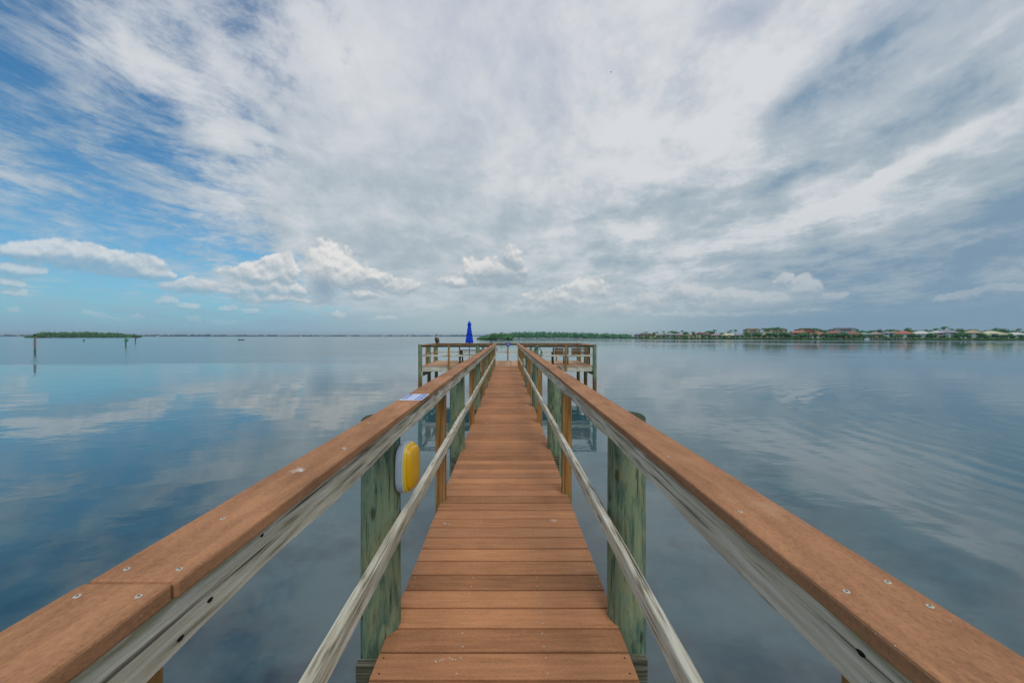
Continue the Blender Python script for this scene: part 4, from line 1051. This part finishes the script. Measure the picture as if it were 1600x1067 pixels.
# docks and the small white boat
DOCK = plain('dock_wood', '8f8878', .8, .2, 1)
def dock(px0, px1, label):
    Z = zb((px0+px1)/2) - 5; x0, y0 = wpt(px0, Z); x1, y1 = wpt(px1, Z); t = empty('dock', (x0, y0, WZ)); tag(t, label, 'dock', 'wooden docks along the right shore')
    L = x1 - x0; mb = MB(); mb.box(0, L, 0, 1.6, .95, 1.1); mb.box(L*.5-.6, L*.5+.6, 1.602, 8, .95, 1.1); mb.build('dock_deck', DOCK, t)
    for i in range(5):
        for yy in (-.12, 1.72):
            mb = MB(); mb.tube([(L*i/4, yy, -1), (L*i/4, yy, 2.3)], .16, 7); mb.build('dock_post', DOCK, t)
dock(1363, 1381, 'grey wooden dock with tall posts in front of the pale pink house'); dock(1208, 1216, 'low wooden dock in front of the beige roofed house'); dock(1400, 1418, 'wooden dock in front of the orange red hipped roof')
BW = plain('boat_white', 'd6d9dc', .4, .04, 1)
Z = zb(1354) - 7; x, y = wpt(1354, Z); t = empty('motor_boat', (x, y, WZ), R(5)); tag(t, 'small white motor boat at the shore left of the wooden dock', 'boat')
mb = MB(); hr = []
for u, w, zb_, zt in ((-2.6,.9,-.1,.75),(-1.2,1.05,-.2,.75),(.6,1.0,-.15,.85),(2.0,.6,.05,1.0),(2.9,.05,.5,1.15)):
    hr.append([(u,-w,zt),(u,-w*.6,zb_),(u,w*.6,zb_),(u,w,zt)])
mb.rings(hr); mb.build('hull', BW, t); mb = MB(); mb.box(-.4, .5, -.5, .5, .82, 1.35, b=.06); mb.build('console', BW, t)
mb = MB()
for s_ in (-.6, .6): mb.tube([(-.3, s_, .8), (-.3, s_, 2.1)], .03, 5); mb.tube([(.6, s_, .8), (.6, s_, 2.1)], .03, 5)
mb.box(-.7, .9, -.8, .8, 2.1, 2.18); mb.build('canopy', BW, t)
mb = MB(); mb.box(-3.0, -2.62, -.2, .2, .1, 1.1, b=.05); mb.build('outboard_motor', PDK, t)
# a few pale buildings on the far shore
for i, (px, w) in enumerate(((28, 14), (62, 22), (246, 16), (267, 12), (300, 14), (365, 18), (396, 10), (470, 14), (500, 12), (545, 16), (598, 12), (640, 14))):
    X, Y = wpt(px, 2470); t = empty('far_building', (X, Y, WZ)); tag(t, ('leftmost','second from left','third from left','fourth from left','fifth from left','sixth from left','sixth from right','fifth from right','fourth from right','third from right','second from right','rightmost')[i] + ' of the tiny pale buildings in the far shore tree line', 'building', 'pale buildings on the far shore')
    mb = MB(); mb.box(-w/2, w/2, 0, 10, 0, 7); mb.build('wall', PAINTS['pink' if i < 2 else 'cream'], t)
    o_ = MB(); o_.v = [(-w/2-1,-1,7),(w/2+1,-1,7),(w/2+1,11,7),(-w/2-1,11,7),(-w/4,5,10),(w/4,5,10)]; o_.f = [(0,1,5,4),(1,2,5),(2,3,4,5),(3,0,4),(3,2,1,0)]; o_.mi = [0]*5; o_.build('roof', ROOFS['pinkgrey'], t)
# copies that ended up with the same wording are told apart by their order
from collections import defaultdict
dd = defaultdict(list)
for o_ in COL.objects:
    if o_.parent is None and o_.get('label') and o_.get('category') in ('tree', 'palm'): dd[o_['label']].append(o_)
for lb, os_ in dd.items():
    if len(os_) > 1:
        os_.sort(key=lambda q: q.location.x/q.location.y)
        for i, o_ in enumerate(os_):
            w_ = {2: ('left', 'right'), 3: ('left', 'middle', 'right'), 4: ('leftmost', 'left middle', 'right middle', 'rightmost')}.get(len(os_))
            pre = (w_[i] + ' one of the ' if w_ else '')
            words = lb.split(); o_['label'] = ' '.join((w_[i] + ' ' if w_ else '').split() + words)[:200]
            if len(o_['label'].split()) > 16: o_['label'] = ' '.join(o_['label'].split()[:16])
# ------------------------------------------------------------------ haze
hm = bpy.data.materials.new('haze'); hm.use_nodes = True; hm.node_tree.nodes.clear(); g = G(hm.node_tree)
pv = g.N.new('ShaderNodeVolumePrincipled'); pv.inputs['Color'].default_value = (.80, .88, .95, 1); pv.inputs['Density'].default_value = 0.00009; pv.inputs['Anisotropy'].default_value = .2
ho = g.N.new('ShaderNodeOutputMaterial'); g.L.new(pv.outputs[0], ho.inputs['Volume'])
if USE_HAZE:
    mb = MB(); mb.box(-16400, 16400, -2400, 16400, WZ - 1.2, 60); h_ = mb.build('haze', hm); tag(h_, kind='stuff')
